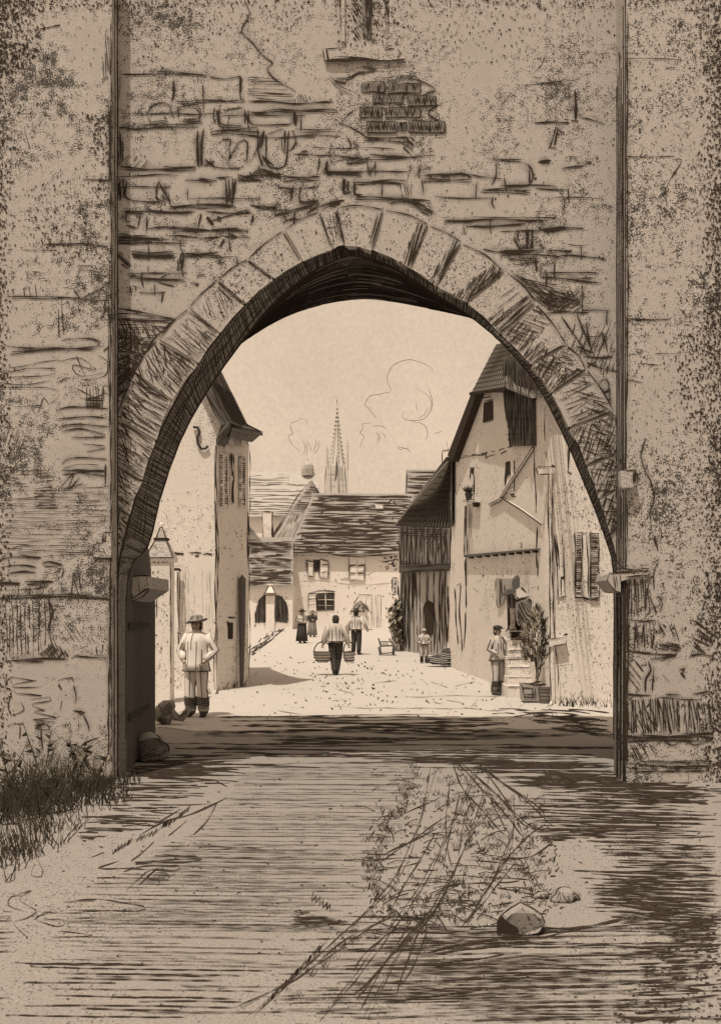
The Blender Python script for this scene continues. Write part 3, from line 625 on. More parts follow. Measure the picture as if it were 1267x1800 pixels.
# splayed chamfer round the arch
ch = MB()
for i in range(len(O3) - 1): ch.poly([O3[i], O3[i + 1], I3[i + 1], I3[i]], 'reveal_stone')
class Strip:
    """maps (s along, t across) of a ribbon between two polylines"""
    def __init__(s, A, B): s.A, s.B = A, B
    def at(s, u, t):
        n = len(s.A) - 1; u = max(0, min(n - 1e-6, u)); i = int(u); f = u - i
        return s.A[i].lerp(s.A[i + 1], f).lerp(s.B[i].lerp(s.B[i + 1], f), t)
def strip_line(mb, st, u0, t0, u1, t1, w, mat='ink', n=6, lift=.004, ref=Vector((0, 9, 2.6))):
    a = mb.mi(mat); k = len(mb.v); P0 = [st.at(u0 + (u1 - u0) * j / n, t0 + (t1 - t0) * j / n) for j in range(n + 1)]
    for j, p in enumerate(P0):
        d = (P0[min(j + 1, n)] - P0[max(j - 1, 0)]).normalized(); v = (ref - p).normalized(); side = d.cross(v)
        side = side.normalized() if side.length > 1e-6 else Vector((1, 0, 0)); ww = w * R.uniform(.7, 1.2) * .5
        mb.v += [p + v * lift + side * ww, p + v * lift - side * ww]
    for j in range(n): mb.f.append((k + 2 * j, k + 2 * j + 1, k + 2 * j + 3, k + 2 * j + 2)); mb.m.append(a)
st = Strip(O3, I3); nS = len(O3) - 1
u = 6.0
while u < nS - 6:
    strip_line(ch, st, u, .02, u + R.uniform(.05, .35), .98, .010, n=3); u += R.uniform(.10, .2)
for t in (.0, .05, .97): strip_line(ch, st, 1, t, nS - 1, t, .020 if t > .5 else .014, n=160)
for q in range(26):
    u = R.uniform(6, 30); strip_line(ch, st, u, R.uniform(.1, .9), u + R.uniform(1.5, 5), R.uniform(.1, .9), .008, n=12)
ch.build('arch_chamfer', gate)
# dark barrel of the passage
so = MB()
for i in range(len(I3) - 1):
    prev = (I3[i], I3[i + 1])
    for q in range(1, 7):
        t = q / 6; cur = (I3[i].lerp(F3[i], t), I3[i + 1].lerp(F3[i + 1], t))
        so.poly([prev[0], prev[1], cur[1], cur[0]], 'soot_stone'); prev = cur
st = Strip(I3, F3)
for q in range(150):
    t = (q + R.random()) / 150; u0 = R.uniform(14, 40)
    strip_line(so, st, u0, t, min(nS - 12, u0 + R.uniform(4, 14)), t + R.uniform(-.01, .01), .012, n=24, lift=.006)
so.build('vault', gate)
# impost blocks at the springing
im = MB()
def ppoly(mb, pts, y, depth, mat): mb.prism([P(x, p, y) for x, p in pts], (0, depth, 0), mat)
q = T(Z10, [(70, 850), (80, 838), (120, 845), (160, 842), (265, 835), (262, 848), (160, 870), (130, 880), (128, 930), (105, 925), (66, 875)])
im.prism([P(x, y, 10.42) for x, y in q], (0, .5, 0), 'gate_stone'); pl = front(10.42)
im.hatch(pl, T(Z10, [(85, 855), (128, 850), (128, 925), (108, 920)]), 85, 3, 2.2); im.strokes(pl, '70,850 66,875 105,925 128,930|3;75,845 160,842 265,836|3;150,860 262,850|2.6;100,830 140,820 180,835;180,830 260,825', Z10, 2.2)
im.build('impost', gate)
im = MB()
q = T(A1, [(125, 430), (268, 425), (270, 505), (140, 590), (125, 540)])
im.prism([P(x, y, 11.5) for x, y in q], (0, 1.2, 0), 'ring_stone'); pl = front(11.5)
im.strokes(pl, '125,430 200,420 268,425|3;195,430 215,540|2;140,590 200,545 268,505 230,550 140,590|3;125,430 130,580|3', A1, 2.2)
im.build('impost', gate)
# slit window over the arch, with its sill slab
sl = MB(); sl.box(P(600, 0, GY).x, P(606, 0, GY).x, GY - .03, GY + .05, P(0, 75, GY).z, 8.6, 'gate_stone'); 
pl = front(GY)
sl.prism([W(x, y, .008) for x, y in ((634, -60), (656, -60), (653, 70), (637, 66))], (0, .008, 0), 'reveal_stone'); pl = front(GY - .008)
sl.hatch(pl, [(640, -60), (656, -60), (653, 70), (642, 66)], 88, 2.6, 2, br=.4); sl.hatch(pl, [(634, -60), (656, -60), (653, 70), (637, 66)], 40, 4, 1.4, br=.4)
sl.hatch(W, [(595, -60), (606, -60), (604, 72), (598, 60)], 88, 3, 2); sl.hatch(W, [(618, -60), (636, -60), (636, 72), (622, 66)], 60, 4, 1.8, br=.4)
sl.hatch(W, [(672, -60), (686, -60), (684, 60), (675, 66)], 88, 3, 1.8, br=.5); sl.flecks(W, [(590, 0), (700, 0), (700, 80), (590, 80)], 160, 2.2, 4)
sl.build('slit_window', gate)
sl = MB(); q = T(Z2, [(60, 200), (70, 190), (360, 190), (382, 232), (200, 238), (70, 243)])
sl.prism([W(x, y, .03) for x, y in q], (0, .2, 0), 'ring_stone'); pl = front(GY - .03)
sl.hatch(pl, T(Z2, [(60, 195), (80, 192), (85, 243), (62, 243)]), 80, 3, 2.4)
sl.strokes(pl, '70,190 150,188;300,195 340,192;355,195 368,210 350,225;65,236 200,228 290,235 382,230|4;75,242 200,240 290,240|4;110,222 200,226|2', Z2, 2.4)
sl.build('window_sill', gate)
# buttresses either side
lb = MB(); lb.halo = 5; YB = 10.59; PB = front(YB)
xl = P(197, 0, YB).x
lb.box(-5.6, xl, YB, GY - .002, -.05, TOP + .05, 'pier_stone')
lb.strokes(PB, '''180,70 300,65 440,73|2.6;230,75 330,72 440,80;90,90 240,92|1.2;320,155 385,155;330,175 390,178|1.3;20,285 100,280 250,285 330,290 440,295|2.2;60,290 280,288;330,290 390,260 410,258 400,280 340,298|2;300,250 330,290|2.4;410,225 430,235 405,255|1.4;435,240 430,340 410,370 395,372;430,290 425,340;235,330 240,440;250,290 258,430;100,250 105,285;120,240 125,280;145,230 150,285
25,480 200,490 395,485 410,465 360,450 250,455|2.4;50,505 240,495 390,495|3;40,515 230,492|2.4;420,500 445,480|2;10,575 200,545 260,545|1.4;20,590 120,575 230,570;0,610 200,600 230,590;0,630 120,640 210,620 |1.5;30,650 180,650 240,665|1.5;60,725 180,725|1.5
250,540 330,530 390,580 300,560 330,600 430,590|1.6;310,520 350,600 ;400,520 435,540 430,600 330,615|1.6;230,635 270,615 285,610;300,650 390,690 430,660;320,680 350,700 440,670|1.6;130,725 150,755 180,690 200,720 240,690|1.6;230,745 300,730 440,735|2.6;230,780 330,770 440,775|2.6;240,810 330,800 440,810|2.4;250,830 330,820 430,840|2.4;290,855 430,850|2.4;330,880 430,890 ;350,910 430,895|2.2
250,960 290,935 435,940|2.4;255,975 320,960 400,965;250,985 430,990|3.4;255,1000 430,980|3;330,1000 430,1010|2.6;240,1060 300,1000 280,1060 330,1010|2;250,1065 340,1040|2;430,960 432,1050|3
30,1310 100,1290 190,1310|1.2;0,1345 60,1335 170,1340|3;80,1330 160,1345|3.4;170,1365 200,1355 255,1370|3;180,1372 240,1375|3;20,1375 90,1372 150,1380|2.6;30,1405 100,1395 150,1402|3.4;210,1405 240,1395 250,1380|1.6;250,1420 260,1390|1.6;0,1440 85,1440|4.4;100,1440 220,1438|4;0,1450 85,1448|3;110,1447 200,1445|3;0,1470 120,1470 200,1460;75,1460 80,1490;125,1460 125,1490
0,1505 200,1498 320,1503 450,1508|3.4;10,1495 150,1490 280,1492 440,1500|2.2;195,1510 215,1560 200,1620 210,1690|3.4;200,1500 205,1600|2.6;310,1440 300,1400 290,1490|2;300,1420 320,1490;320,1400 330,1485;40,1755 150,1750 280,1752|4;60,1762 180,1760|3;300,1738 440,1745|2.6;290,1745 320,1730;420,1690 410,1735 380,1735;390,1700 395,1730''', Z9, 1.7)
lb.hatch(PB, T(Z9, [(160, 1735), (210, 1680), (225, 1680), (285, 1740), (260, 1750)]), 60, 3, 2); lb.hatch(PB, T(Z9, [(160, 1735), (210, 1690), (270, 1745)]), -50, 3, 2)
lb.hatch(PB, T(Z9, [(10, 1515), (188, 1515), (190, 1690), (150, 1740), (10, 1740)]), 89, 7, 1.4, br=.25)
lb.hatch(PB, T(Z9, [(30, 1640), (110, 1640), (110, 1700), (40, 1700)]), -35, 5, 1); lb.hatch(PB, T(Z9, [(225, 1590), (300, 1600), (400, 1690), (240, 1680)]), 55, 7, 1, br=.4)
lb.hatch(PB, T(Z9, [(20, 1060), (440, 1050), (440, 1220), (20, 1220)]), 0, 5, 1.1, br=.6, wob=.7); lb.hatch(PB, T(Z9, [(10, 1200), (370, 1200), (370, 1340), (10, 1320)]), 0, 6, 1.2, br=.5, wob=.6)
lb.hatch(PB, T(Z9, [(20, 960), (140, 980), (120, 1060), (20, 1060)]), 0, 7, 1.2, br=.5); lb.hatch(PB, T(Z9, [(130, 980), (200, 980), (240, 1150), (150, 1150)]), 0, 3.4, 1.7, br=.6, wob=1); lb.hatch(PB, T(Z9, [(20, 810), (110, 830), (100, 930), (30, 940)]), -70, 6, 1, br=.4); lb.hatch(PB, T(Z9, [(90, 830), (190, 860), (150, 930), (90, 930)]), 18, 8, 1, br=.5)
lb.hatch(PB, T(Z9, [(345, 690), (420, 690), (420, 735), (345, 735)]), 0, 3.2, 2); lb.hatch(PB, T(Z9, [(350, 650), (430, 640), (425, 735), (350, 735)]), 88, 5, 1.6)
lb.hatch(PB, T(Z9, [(400, 1390), (440, 1390), (440, 1480), (400, 1480)]), -60, 8, 1, br=.5)
lb.hatch(PB, T(Z12, [(525, 160), (555, 200), (560, 350), (530, 400), (480, 420), (505, 390), (515, 300)]), 86, 2.4, 1.6, br=.3, mat='mid_ink')
lb.strokes(PB, '410,890 500,893 545,895|2.4;180,150 240,140 300,130;270,130 300,125|2.4;120,630 150,740 140,700|1;0,370 20,372', Z12, 1.7)
lb.flecks(PB, [(-40, -60), (78, -60), (82, 40), (60, 110), (20, 130), (-40, 120)], 1100, 3, 3, bias=lambda x, y: max(.1, min(1, 1.3 - x / 75)))
lb.flecks(PB, [(0, 0), (196, 0), (196, 560), (0, 560)], 500, 1.8, 2.5); lb.flecks(PB, [(-330, -40), (-5, -40), (-5, 1330), (-330, 1330)], 1500, 2.6, 3.5, bias=lambda x, y: .15 + .85 * (math.sin(x * .031 + y * .013) * math.sin(y * .021 - x * .02) > .1)); lb.flecks(PB, [(-20, 0), (40, 0), (30, 1330), (-20, 1330)], 2200, 2.4, 3, bias=lambda x, y: max(.02, 1 - (x + 4) / 32)); lb.flecks(PB, [(0, -30), (200, -30), (200, 14), (0, 14)], 260, 2.4, 3); lb.flecks(PB, [(-20, 0), (16, 0), (12, 1200), (-20, 1200)], 900, 2.6, 3, bias=lambda x, y: max(.05, 1 - (x + 5) / 18))
lb.flecks(PB, [(150, 200), (196, 200), (196, 300), (165, 270)], 120, 2.4, 3); lb.flecks(PB, [(40, 330), (196, 300), (196, 470), (60, 440)], 300, 2.2, 3)
lb.strokes(PB, '''30,170 60,120 190,135|1.8;190,135 70,165 200,170 230,160|1.8;70,180 80,205 220,215 120,200|1.8;25,170 60,190 40,270 60,320|1.8;60,320 130,290 110,240|1.8;160,230 260,220 270,240 170,260 240,290 180,300 300,330 170,340 290,350|1.8;180,370 240,360 260,390 190,390|2.4;180,385 230,350|3;210,375 215,450 225,500|2.6;40,370 100,360 100,440;300,140 330,130 385,125|1.8;300,160 320,190;310,150 325,180;350,130 360,145;370,125 385,145;385,160 398,230 390,260|2.4;380,290 440,300 420,310 400,295|3;430,310 460,370 465,400|2.4;320,240 310,290''', Z7, 1.8)
lb.stroke(PB, [(195, 30), (196, 400), (195, 800), (196, 1340)], 2.6); lb.stroke(PB, [(192, 180), (192, 330)], 2); lb.stroke(PB, [(191, 450), (193, 760)], 1.8); lb.stroke(PB, [(194, 1000), (192, 1340)], 3)
# right-hand return face of the left buttress
SB = Plane((xl, YB, 0), (1, 0.0, 0))
def sidew(mb, x, z0, z1, y, w=.02, mat='ink', nx=1):
    k = len(mb.v); n = 30
    for i in range(n + 1):
        z = z0 + (z1 - z0) * i / n; yy = y + .008 * math.sin(i * .9) + R.uniform(-.004, .004); ww = w * R.uniform(.6, 1.2) / 2
        mb.v += [Vector((x + nx * .004, yy - ww, z)), Vector((x + nx * .004, yy + ww, z))]
    for i in range(n): mb.f.append((k + 2 * i, k + 2 * i + 1, k + 2 * i + 3, k + 2 * i + 2)); mb.m.append(mb.mi(mat))
sidew(lb, xl, 0, 9, GY - .03, .05); sidew(lb, xl, 0, 2, YB + .1, .04); sidew(lb, xl, 3, 8.4, YB + .13, .03)
lb.box(P(166, 0, YB).x, xl - .003, YB - .02, YB + .1, P(0, 980, YB).z, P(0, 955, YB).z, 'ring_stone'); lb.box(P(182, 0, YB).x, xl - .003, YB - .02, YB + .1, P(0, 955, YB).z, P(0, 934, YB).z, 'ring_stone')
pl = front(YB - .02)
lb.strokes(pl, '180,955 166,957 165,980 195,981|3;182,935 181,955|4;184,935 196,935;185,940 184,953|3', w=2)
lb.build('buttress', gate)
rb = MB(); rb.halo = 5; YR = 10.45; PR = front(YR); xr = P(1100, 0, YR).x
rb.box(xr, 5.6, YR, GY - .002, -.05, TOP + .05, 'pier_stone')
for i, (yy, w, z0, z1) in enumerate(((YR + .03, .03, 0, 8.6), (YR + .11, .035, 0, 8), (YR + .18, .022, .2, 7.4), (YR + .25, .04, 0, 7.6), (YR + .32, .03, 0, 7.4), (YR + .38, .035, 0, 7.3), (YR + .14, .02, 3, 7), (YR + .22, .06, 0, 1.9), (YR + .08, .05, 0, 1.6), (YR + .34, .06, 0, 1.9))):
    sidew(rb, xr, z0, z1, yy, w, nx=-1)  # ink strips drawn down the side face as painted shade
rb.stroke(PR, [(1101, 20), (1102, 400), (1100, 825)], 3); rb.stroke(PR, [(1101, 860), (1099, 1000)], 2.4); rb.stroke(PR, [(1101, 1010), (1102, 1200), (1101, 1350)], 5); rb.stroke(PR, [(1097, 1010), (1096, 1350)], 4)
rb.strokes(PR, '''243,230 225,290 220,310 240,380 262,420 282,500 262,570 268,655|2.4;276,668 290,720 295,745|2.4;298,790 285,820 275,850 276,920|2;120,330 150,365|3;140,340 155,370;130,490 128,780 140,800|2.6;100,770 120,800 140,820|3;140,820 200,830 260,830|2.6
135,1050 220,1060 290,1055|2.4;250,910 260,1020 240,1040;285,950 300,945 318,980 305,1020|2;285,990 290,1020|2;260,940 290,1030|2;140,1195 250,1205 380,1215 390,1195|3.4;310,1240 380,1210|3;260,1235 320,1225 380,1215|3;250,1240 262,1280 240,1320 240,1380|3.4;275,1260 270,1380|2.4;440,1215 490,1205 560,1225|3;150,1390 200,1395 270,1392|3;330,1390 400,1390|2.6;450,1390 530,1380|2.6;300,1405 500,1415|2
160,1575 250,1585 350,1580 550,1565|4;150,1600 350,1598 540,1598|3;160,1700 350,1715 540,1710|2.4;280,1630 320,1600 360,1625 420,1600 460,1620 540,1600|2;490,1640 530,1640 510,1650;510,1685 540,1695;500,1680 520,1690 ;390,1280 420,1270 410,1300 425,1320|2.2;400,1290 420,1310|3''', Z10, 2.2)
rb.strokes(PR, '1100,103 1160,102 1195,105|1.6;1100,275 1145,277 1185,275|1.6;1180,280 1198,282 1178,312 1165,345 1170,352|1.8;1172,372 1180,388|1.8;1095,545 1100,560 1140,563 1178,561|2.6;1200,566 1225,565|1.6;1120,640 1160,642;1150,620 1190,622|1.4;1098,665 1130,672', w=1.6)
rb.hatch(PR, T(Z10, [(140, 870), (255, 865), (250, 1000), (200, 1040), (145, 1040)]), 88, 4.6, 2.5, br=.2, wob=1); rb.hatch(PR, T(Z10, [(138, 1065), (275, 1065), (275, 1180), (140, 1190)]), 88, 4.4, 2.2, br=.2, wob=1.4)
rb.hatch(PR, T(Z10, [(280, 1065), (430, 1090), (400, 1150), (285, 1110)]), 70, 6, 2.2, wob=1); rb.hatch(PR, T(Z10, [(310, 1155), (400, 1165), (405, 1200), (300, 1190)]), 10, 3.4, 2.4); rb.hatch(PR, T(Z10, [(460, 1040), (550, 1110), (550, 1160), (510, 1205), (450, 1190), (470, 1120)]), 33, 7, 2.6, br=.2, wob=1)
rb.hatch(PR, T(Z10, [(145, 1230), (210, 1220), (245, 1260), (220, 1370), (150, 1340)]), 48, 8, 2, br=.3, wob=1); rb.hatch(PR, T(Z10, [(140, 1420), (300, 1405), (550, 1430), (545, 1560), (150, 1570)]), 86, 3.8, 2.2, br=.35, wob=1.4, drop=.05); rb.hatch(PR, T(Z10, [(140, 1420), (300, 1410), (420, 1440), (300, 1560), (150, 1570)]), 75, 8, 1.8, br=.45, wob=1.6)
rb.hatch(PR, T(Z10, [(300, 1290), (350, 1320), (370, 1370), (330, 1340)]), 45, 7, 1.2)
rb.hatch(PR, T(Z10, [(160, 1610), (280, 1620), (270, 1690), (160, 1690)]), 60, 5, 1.8, br=.5); rb.hatch(PR, T(Z10, [(150, 1570), (550, 1560), (550, 1600), (150, 1605)]), 2, 4, 2.2, br=.5, wob=1); rb.hatch(PR, T(Z10, [(150, 1690), (550, 1690), (550, 1740), (150, 1745)]), 1, 4.5, 2.2, br=.6, wob=1)
rb.flecks(PR, [(1105, 0), (1267, 0), (1267, 1100), (1105, 1000)], 650, 1.9, 2.5); 
rb.flecks(PR, [(1236, -20), (1300, -20), (1300, 1380), (1240, 1380)], 2600, 3.2, 3, bias=lambda x, y: max(.03, min(1, (x - 1234) / 26)) * (.45 + .55 * math.sin(y / 75) ** 2))
rb.flecks(PR, [(1105, -30), (1267, -30), (1267, 14), (1105, 14)], 220, 2.4, 3); rb.flecks(PR, [(1222, 0), (1285, 0), (1285, 1370), (1222, 1370)], 2600, 2.2, 3, bias=lambda x, y: max(.03, min(1, (x - 1218) / 40)))
rb.flecks(PR, [(1275, -40), (1560, -40), (1560, 1360), (1275, 1360)], 1500, 2.6, 3.5, bias=lambda x, y: .15 + .85 * (math.sin(x * .031 + y * .013) * math.sin(y * .021 - x * .02) > .1))
rb.strokes(PR, '1262,330 1330,335 1420,328;1270,700 1350,705 1480,700;1265,1050 1340,1060 1480,1052;1265,1240 1400,1245 1500,1240;1340,1060 1345,1240', w=2.6)
rb.flecks(PR, [(1185, 620), (1250, 520), (1250, 760), (1200, 760)], 350, 2.6, 3)
# stone boss under the crack
rb.prism([PR(x, y, .1) for x, y in T(Z10, [(128, 380), (160, 378), (195, 376), (206, 400), (205, 440), (185, 458), (140, 462), (130, 450)])], (0, .1, 0), 'ring_stone'); pl = front(YR - .1)
rb.strokes(pl, '150,378 195,376 206,400 205,440 180,460 130,462|2.6;185,385 188,440|3;195,382 198,430|4', Z10, 2.2)
rb.build('buttress', gate)

# ------------------------------------------------------------------ open leaf of the gate, lying against the passage wall
q0 = gpt(217, 1358); q1 = gpt(270, 1304)
xa, ya = P(214, 0, 11.14).x + .055, 11.16; xb, yb = P(268.5, 0, 13.3).x + .035, 13.3
leaf = thing('gate_door', 'dark plank gate leaf standing open against left passage wall', 'gate', (xa, ya, 0))
LD = Plane((xa, ya, 0), (yb - ya, -(xb - xa), 0)); dn = LD.n
d = MB(); a = Vector((xa, ya, .04)); b = Vector((xb, yb, .04)); zt0, zt1 = 1.93, 2.12
d.prism([a, b, Vector((b.x, b.y, zt1)), Vector((a.x, a.y, zt0))], -dn * .05, 'dark_wood')
for i in range(16):
    t = (i + .5) / 16; p = a.lerp(b, t) + dn * .004; z1 = zt0 + (zt1 - zt0) * t; ww = R.uniform(.006, .014)
    e = (b - a).normalized()
    d.poly([p - e * ww, p + e * ww, p + e * ww + Vector((0, 0, z1 - .05)), p - e * ww + Vector((0, 0, z1 - .05))], 'ink')
d.build('planks', leaf)
d = MB()
for z in (.55, 1.55):
    p = a.lerp(b, .02) + dn * .008; p2 = a.lerp(b, .7) + dn * .008
    d.prism([Vector((p.x, p.y, z)), Vector((p2.x, p2.y, z + .02)), Vector((p2.x, p2.y, z + .06)), Vector((p.x, p.y, z + .08))], dn * .012, 'iron')
d.build('strap_hinges', leaf)

# ------------------------------------------------------------------ boulder, bundle, rocks
s = MB(); c = gpt(262, 1338); f = s.blob(c + Vector((0, .15, .12)), (.21, .30, .20), 'rock', 4, .2, flat=.62)
for q in range(11):
    z_ = .75 - q * .11; s.tube([f((math.cos(t), math.sin(t), z_ + .35 * math.cos(t))) for t in [3.3 + 2.8 * j / 12 for j in range(13)]], .0055, 'ink', 4)
s.tube([f((math.cos(t), -.1, math.sin(t))) for t in [-.3 + (PI + .6) * j / 24 for j in range(25)]], .009, 'ink', 4)
bp = front(c.y - .12)
s.build('boulder', label='guard stone lying in shade at foot of the open gate leaf', cat='stone', smooth=True, loc=tuple(c))
bt = thing('sack_bundle', 'lumpy tied sack bundle on the ground beside the hatted man', 'sack', tuple(gpt(296, 1275)))
c = gpt(292, 1274)
s = MB(); s.blob(c + Vector((-.03, .05, .17)), (.15, .16, .19), 'cloth_mid', 9, .2, flat=.9)
for i in range(9):
    z = .02 + i * .036; s.tube([c + Vector((-.03 + .15 * math.sin(z * 8) * math.cos(t), .05 - .17 * math.sin(.5 + z * 4.5) * math.sin(t), z + .05 * math.cos(2 * t))) for t in [0.3 + .2 * k for k in range(13)]], .006, 'ink', 4)
s.build('sack', bt, smooth=True)
s = MB(); s.tube([c + Vector(v) for v in ((.08, 0, .22), (.16, -.02, .12), (.24, -.01, .10), (.31, 0, .18), (.36, .02, .24))], [.05, .06, .06, .055, .03], 'cloth_mid', 10)
for i in range(7):
    x = .12 + i * .034; s.tube([c + Vector((x, -.07, .04 + .02 * i)), c + Vector((x + .01, -.05, .16 + .018 * i))], .006, 'ink', 4)
s.build('rolled_blanket', bt, smooth=True)
def rock(px, py, r, seed, label, dark_side=False):
    c = gpt(px, py); s = MB(); f = s.blob(c + Vector((0, 0, r[2] * .45)), r, 'rock', seed, .22, 20, 12, flat=.5); w = .0042
    s.tube([f((math.cos(t), -.12, math.sin(t))) for t in [-.35 + (PI + .7) * j / 30 for j in range(31)]], [w * R.uniform(.5, 1.4) for j in range(31)], 'ink', 4)
    s.tube([f((math.cos(t), math.sin(t), -.42), 1.03) for t in [PI + PI * j / 20 for j in range(21)]], w * 1.3, 'ink', 4)
    for q in range(3):
        a0 = R.uniform(3.6, 5.6); s.tube([f((math.cos(a0 + .06 * k + R.uniform(-.06, .06)), math.sin(a0 + .06 * k), .75 - .2 * k)) for k in range(5)], w * .7, 'ink', 4)
    for q in range(10):
        a0 = 5.2 + q * .09; s.tube([f((math.cos(a0 + .03 * k), math.sin(a0), .1 - .16 * k)) for k in range(4)], w * .6, 'ink', 4)
    return s.build('rock', label=label, cat='rock', loc=tuple(c), smooth=True, group='loose rocks on the track')
c = gpt(912, 1640); rk = thing('rock', 'largest angular rock with dark hollow at its left foot on the track', 'rock', tuple(c), 'loose rocks on the track')
ol = [(873, 1641), (874, 1620), (884, 1606), (897, 1596), (914, 1586), (936, 1597), (952, 1608), (957, 1622), (948, 1636), (912, 1643)]
fr = [P(x, y, c.y + .015 * math.sin(x)) for x, y in ol]; cen = sum(fr, Vector()) / len(fr)
m = MB(); mid = [cen.lerp(p, .86) + Vector((0, -.05, -.004)) for p in fr]; bk_ = [cen.lerp(p, .8) + Vector((.01, .16, -.012)) for p in fr]; n = len(fr)
m.poly(mid, 'rock'); m.poly(bk_[::-1], 'rock')
for A_, B_ in ((mid, fr), (fr, bk_)):
    for i in range(n): m.poly([A_[i], A_[(i + 1) % n], B_[(i + 1) % n], B_[i]], 'rock')
m.tube([fr[i] + Vector((0, -.004, .002)) for i in range(n - 1)], [.003 + .0015 * (i % 2) for i in range(n - 1)], 'ink', 4); m.tube([mid[4] + Vector((0, -.003, 0)), mid[4].lerp(mid[8], .5) + Vector((.004, -.003, 0))], .0018, 'ink', 4); m.tube([mid[7] + Vector((0, -.003, 0)), mid[7].lerp(mid[0], .25) + Vector((0, -.003, 0))], .002, 'ink', 4)
m.build('stone', rk)
m = MB(); hp = [P(x, y, c.y - .056) for x, y in [(874, 1641), (876, 1618), (881, 1611), (893, 1622), (908, 1630), (912, 1637), (905, 1642)]]; m.prism(hp, (0, .03, 0), 'ink'); m.build('hollow', rk)
rock(992, 1582, (.085, .06, .055), 33, 'smooth oval rock with pointed end behind the angular rock')
rock(950, 1578, (.04, .04, .03), 5, 'small low stone just left of the smooth oval rock')
rock(1012, 1556, (.03, .03, .02), 8, 'tiny stone behind the smooth oval rock') if False else None
# ================================================================== LEFT HOUSE
Yl = 22.5
lh = thing('plaster_house', 'tall plastered house with iron S anchor on its gable at left', 'house', tuple(P(380, 1215, Yl)))
LA = front(Yl); LB = vplane(380, 22.5, 437, 24.5)
c0 = Vector((P(380, 0, 22.5).x, 22.5, 0)); c1 = Vector((P(437, 0, 24.5).x, 24.5, 0))
def zup(p, z): return Vector((p.x, p.y, z))
m = MB()
zt = P(0, 772, 22.5).z; zt2 = P(0, 768, 24.5).z
gab = [Vector((-9, Yl, 0)), c0, zup(c0, zt), P(389, 746, Yl), P(362, 690, Yl), P(290, 540, Yl), P(200, 690, Yl), Vector((-9, Yl, 5.2))]
m.poly(gab, 'plaster'); m.poly([c0, c1, zup(c1, zt2), zup(c0, zt)], 'plaster')
back = [Vector((p.x + .0, Yl + 6, p.z)) for p in gab]
c1b = Vector((c1.x - 1.4, Yl + 6, 0))
m.poly([c1, c1b, zup(c1b, zt2), zup(c1, zt2)], 'plaster'); m.poly([Vector((-9, Yl + 6, 0)), c1b, zup(c1b, zt2), P(290, 540, Yl) + Vector((0, 6, 0)), Vector((-9, Yl + 6, 5.2))], 'plaster')
m.poly([Vector((-9, Yl, 0)), Vector((-9, Yl + 6, 0)), Vector((-9, Yl + 6, 5.2)), Vector((-9, Yl, 5.2))], 'plaster')
m.strokes(LA, '''828,710 824,800 830,960 822,1100 826,1300 832,1500 826,1655|2.4;838,720 836,900 842,1200 838,1400 846,1655|2''', Z6, 2)
m.strokes(LA, '''708,0 712,200 706,500 705,700 698,1000 700,1170|2.2;722,0 726,300 716,640 722,900 715,1080|2''', A1, 2)
m.strokes(LA, '435,272 500,275|4;530,270 620,270|2.6;540,278 560,285|3;575,288 600,284|3;630,285 650,278 685,285|3', A1, 2)
m.hatch(LA, [(316, 1000), (375, 1000), (375, 1110), (320, 1110)], 89, 5, .5, mat='pale_ink', br=.5, drop=.3)
m.flecks(LA, [(285, 860), (380, 860), (380, 975), (275, 975)], 60, 1.2, 2); m.flecks(LA, [(300, 1150), (380, 1090), (375, 1212), (300, 1215)], 70, 1.2, 2)
m.flecks(LB, [(384, 900), (434, 900), (434, 1190), (384, 1205)], 60, 1.1, 1.8)
m.hatch(LB, T(Z6, [(850, 650), (1080, 650), (1080, 710), (850, 715)]), 89, 4.5, 1, br=.3)
m.strokes(LB, '1082,700 1084,1000 1080,1300 1082,1655|1.8', Z6); m.strokes(LB, '920,0 925,300 928,700 930,1130|1.8', A1)
m.build('wall', lh)
# steep tiled roof: verge, slope and flared eave
m = MB(); ext = Vector((.28, 1.25, 0)); Yv_ = Yl - .25
v = [P(290, 540, Yv_), P(299, 524, Yv_), P(372, 672, Yv_), P(406, 742, Yv_), P(389, 747, Yv_), P(362, 690, Yv_)]
m.prism(v, ext, 'old_tile_dark')
v2 = [p + ext for p in v]; m.prism(v2, (-1.2, 5, 0), 'old_tile_dark')
a_, b_, c_ = P(299, 524, Yv_), P(372, 672, Yv_), P(406, 742, Yv_); up_ = Vector((.02, 0, .02))
for i in range(9):
    e_ = ext * ((i + .5) / 9) + up_
    m.tube([a_ + e_, b_ + e_ + Vector((0, R.uniform(-.04, .04), 0)), c_ + e_], .014, 'ink', 4)
for i in range(14):
    t = i / 14; p = b_.lerp(c_, t) + up_; m.tube([p, p + ext], .010, 'ink', 4)
m.hatch(front(Yv_), [(362, 690), (372, 672), (406, 742), (389, 747)], 64, 3.0, 1.7)
m.stroke(front(Yv_), [(299, 524), (372, 672), (406, 742)], 2.4); m.stroke(front(Yv_), [(330, 620), (362, 690), (389, 747)], 2.6)
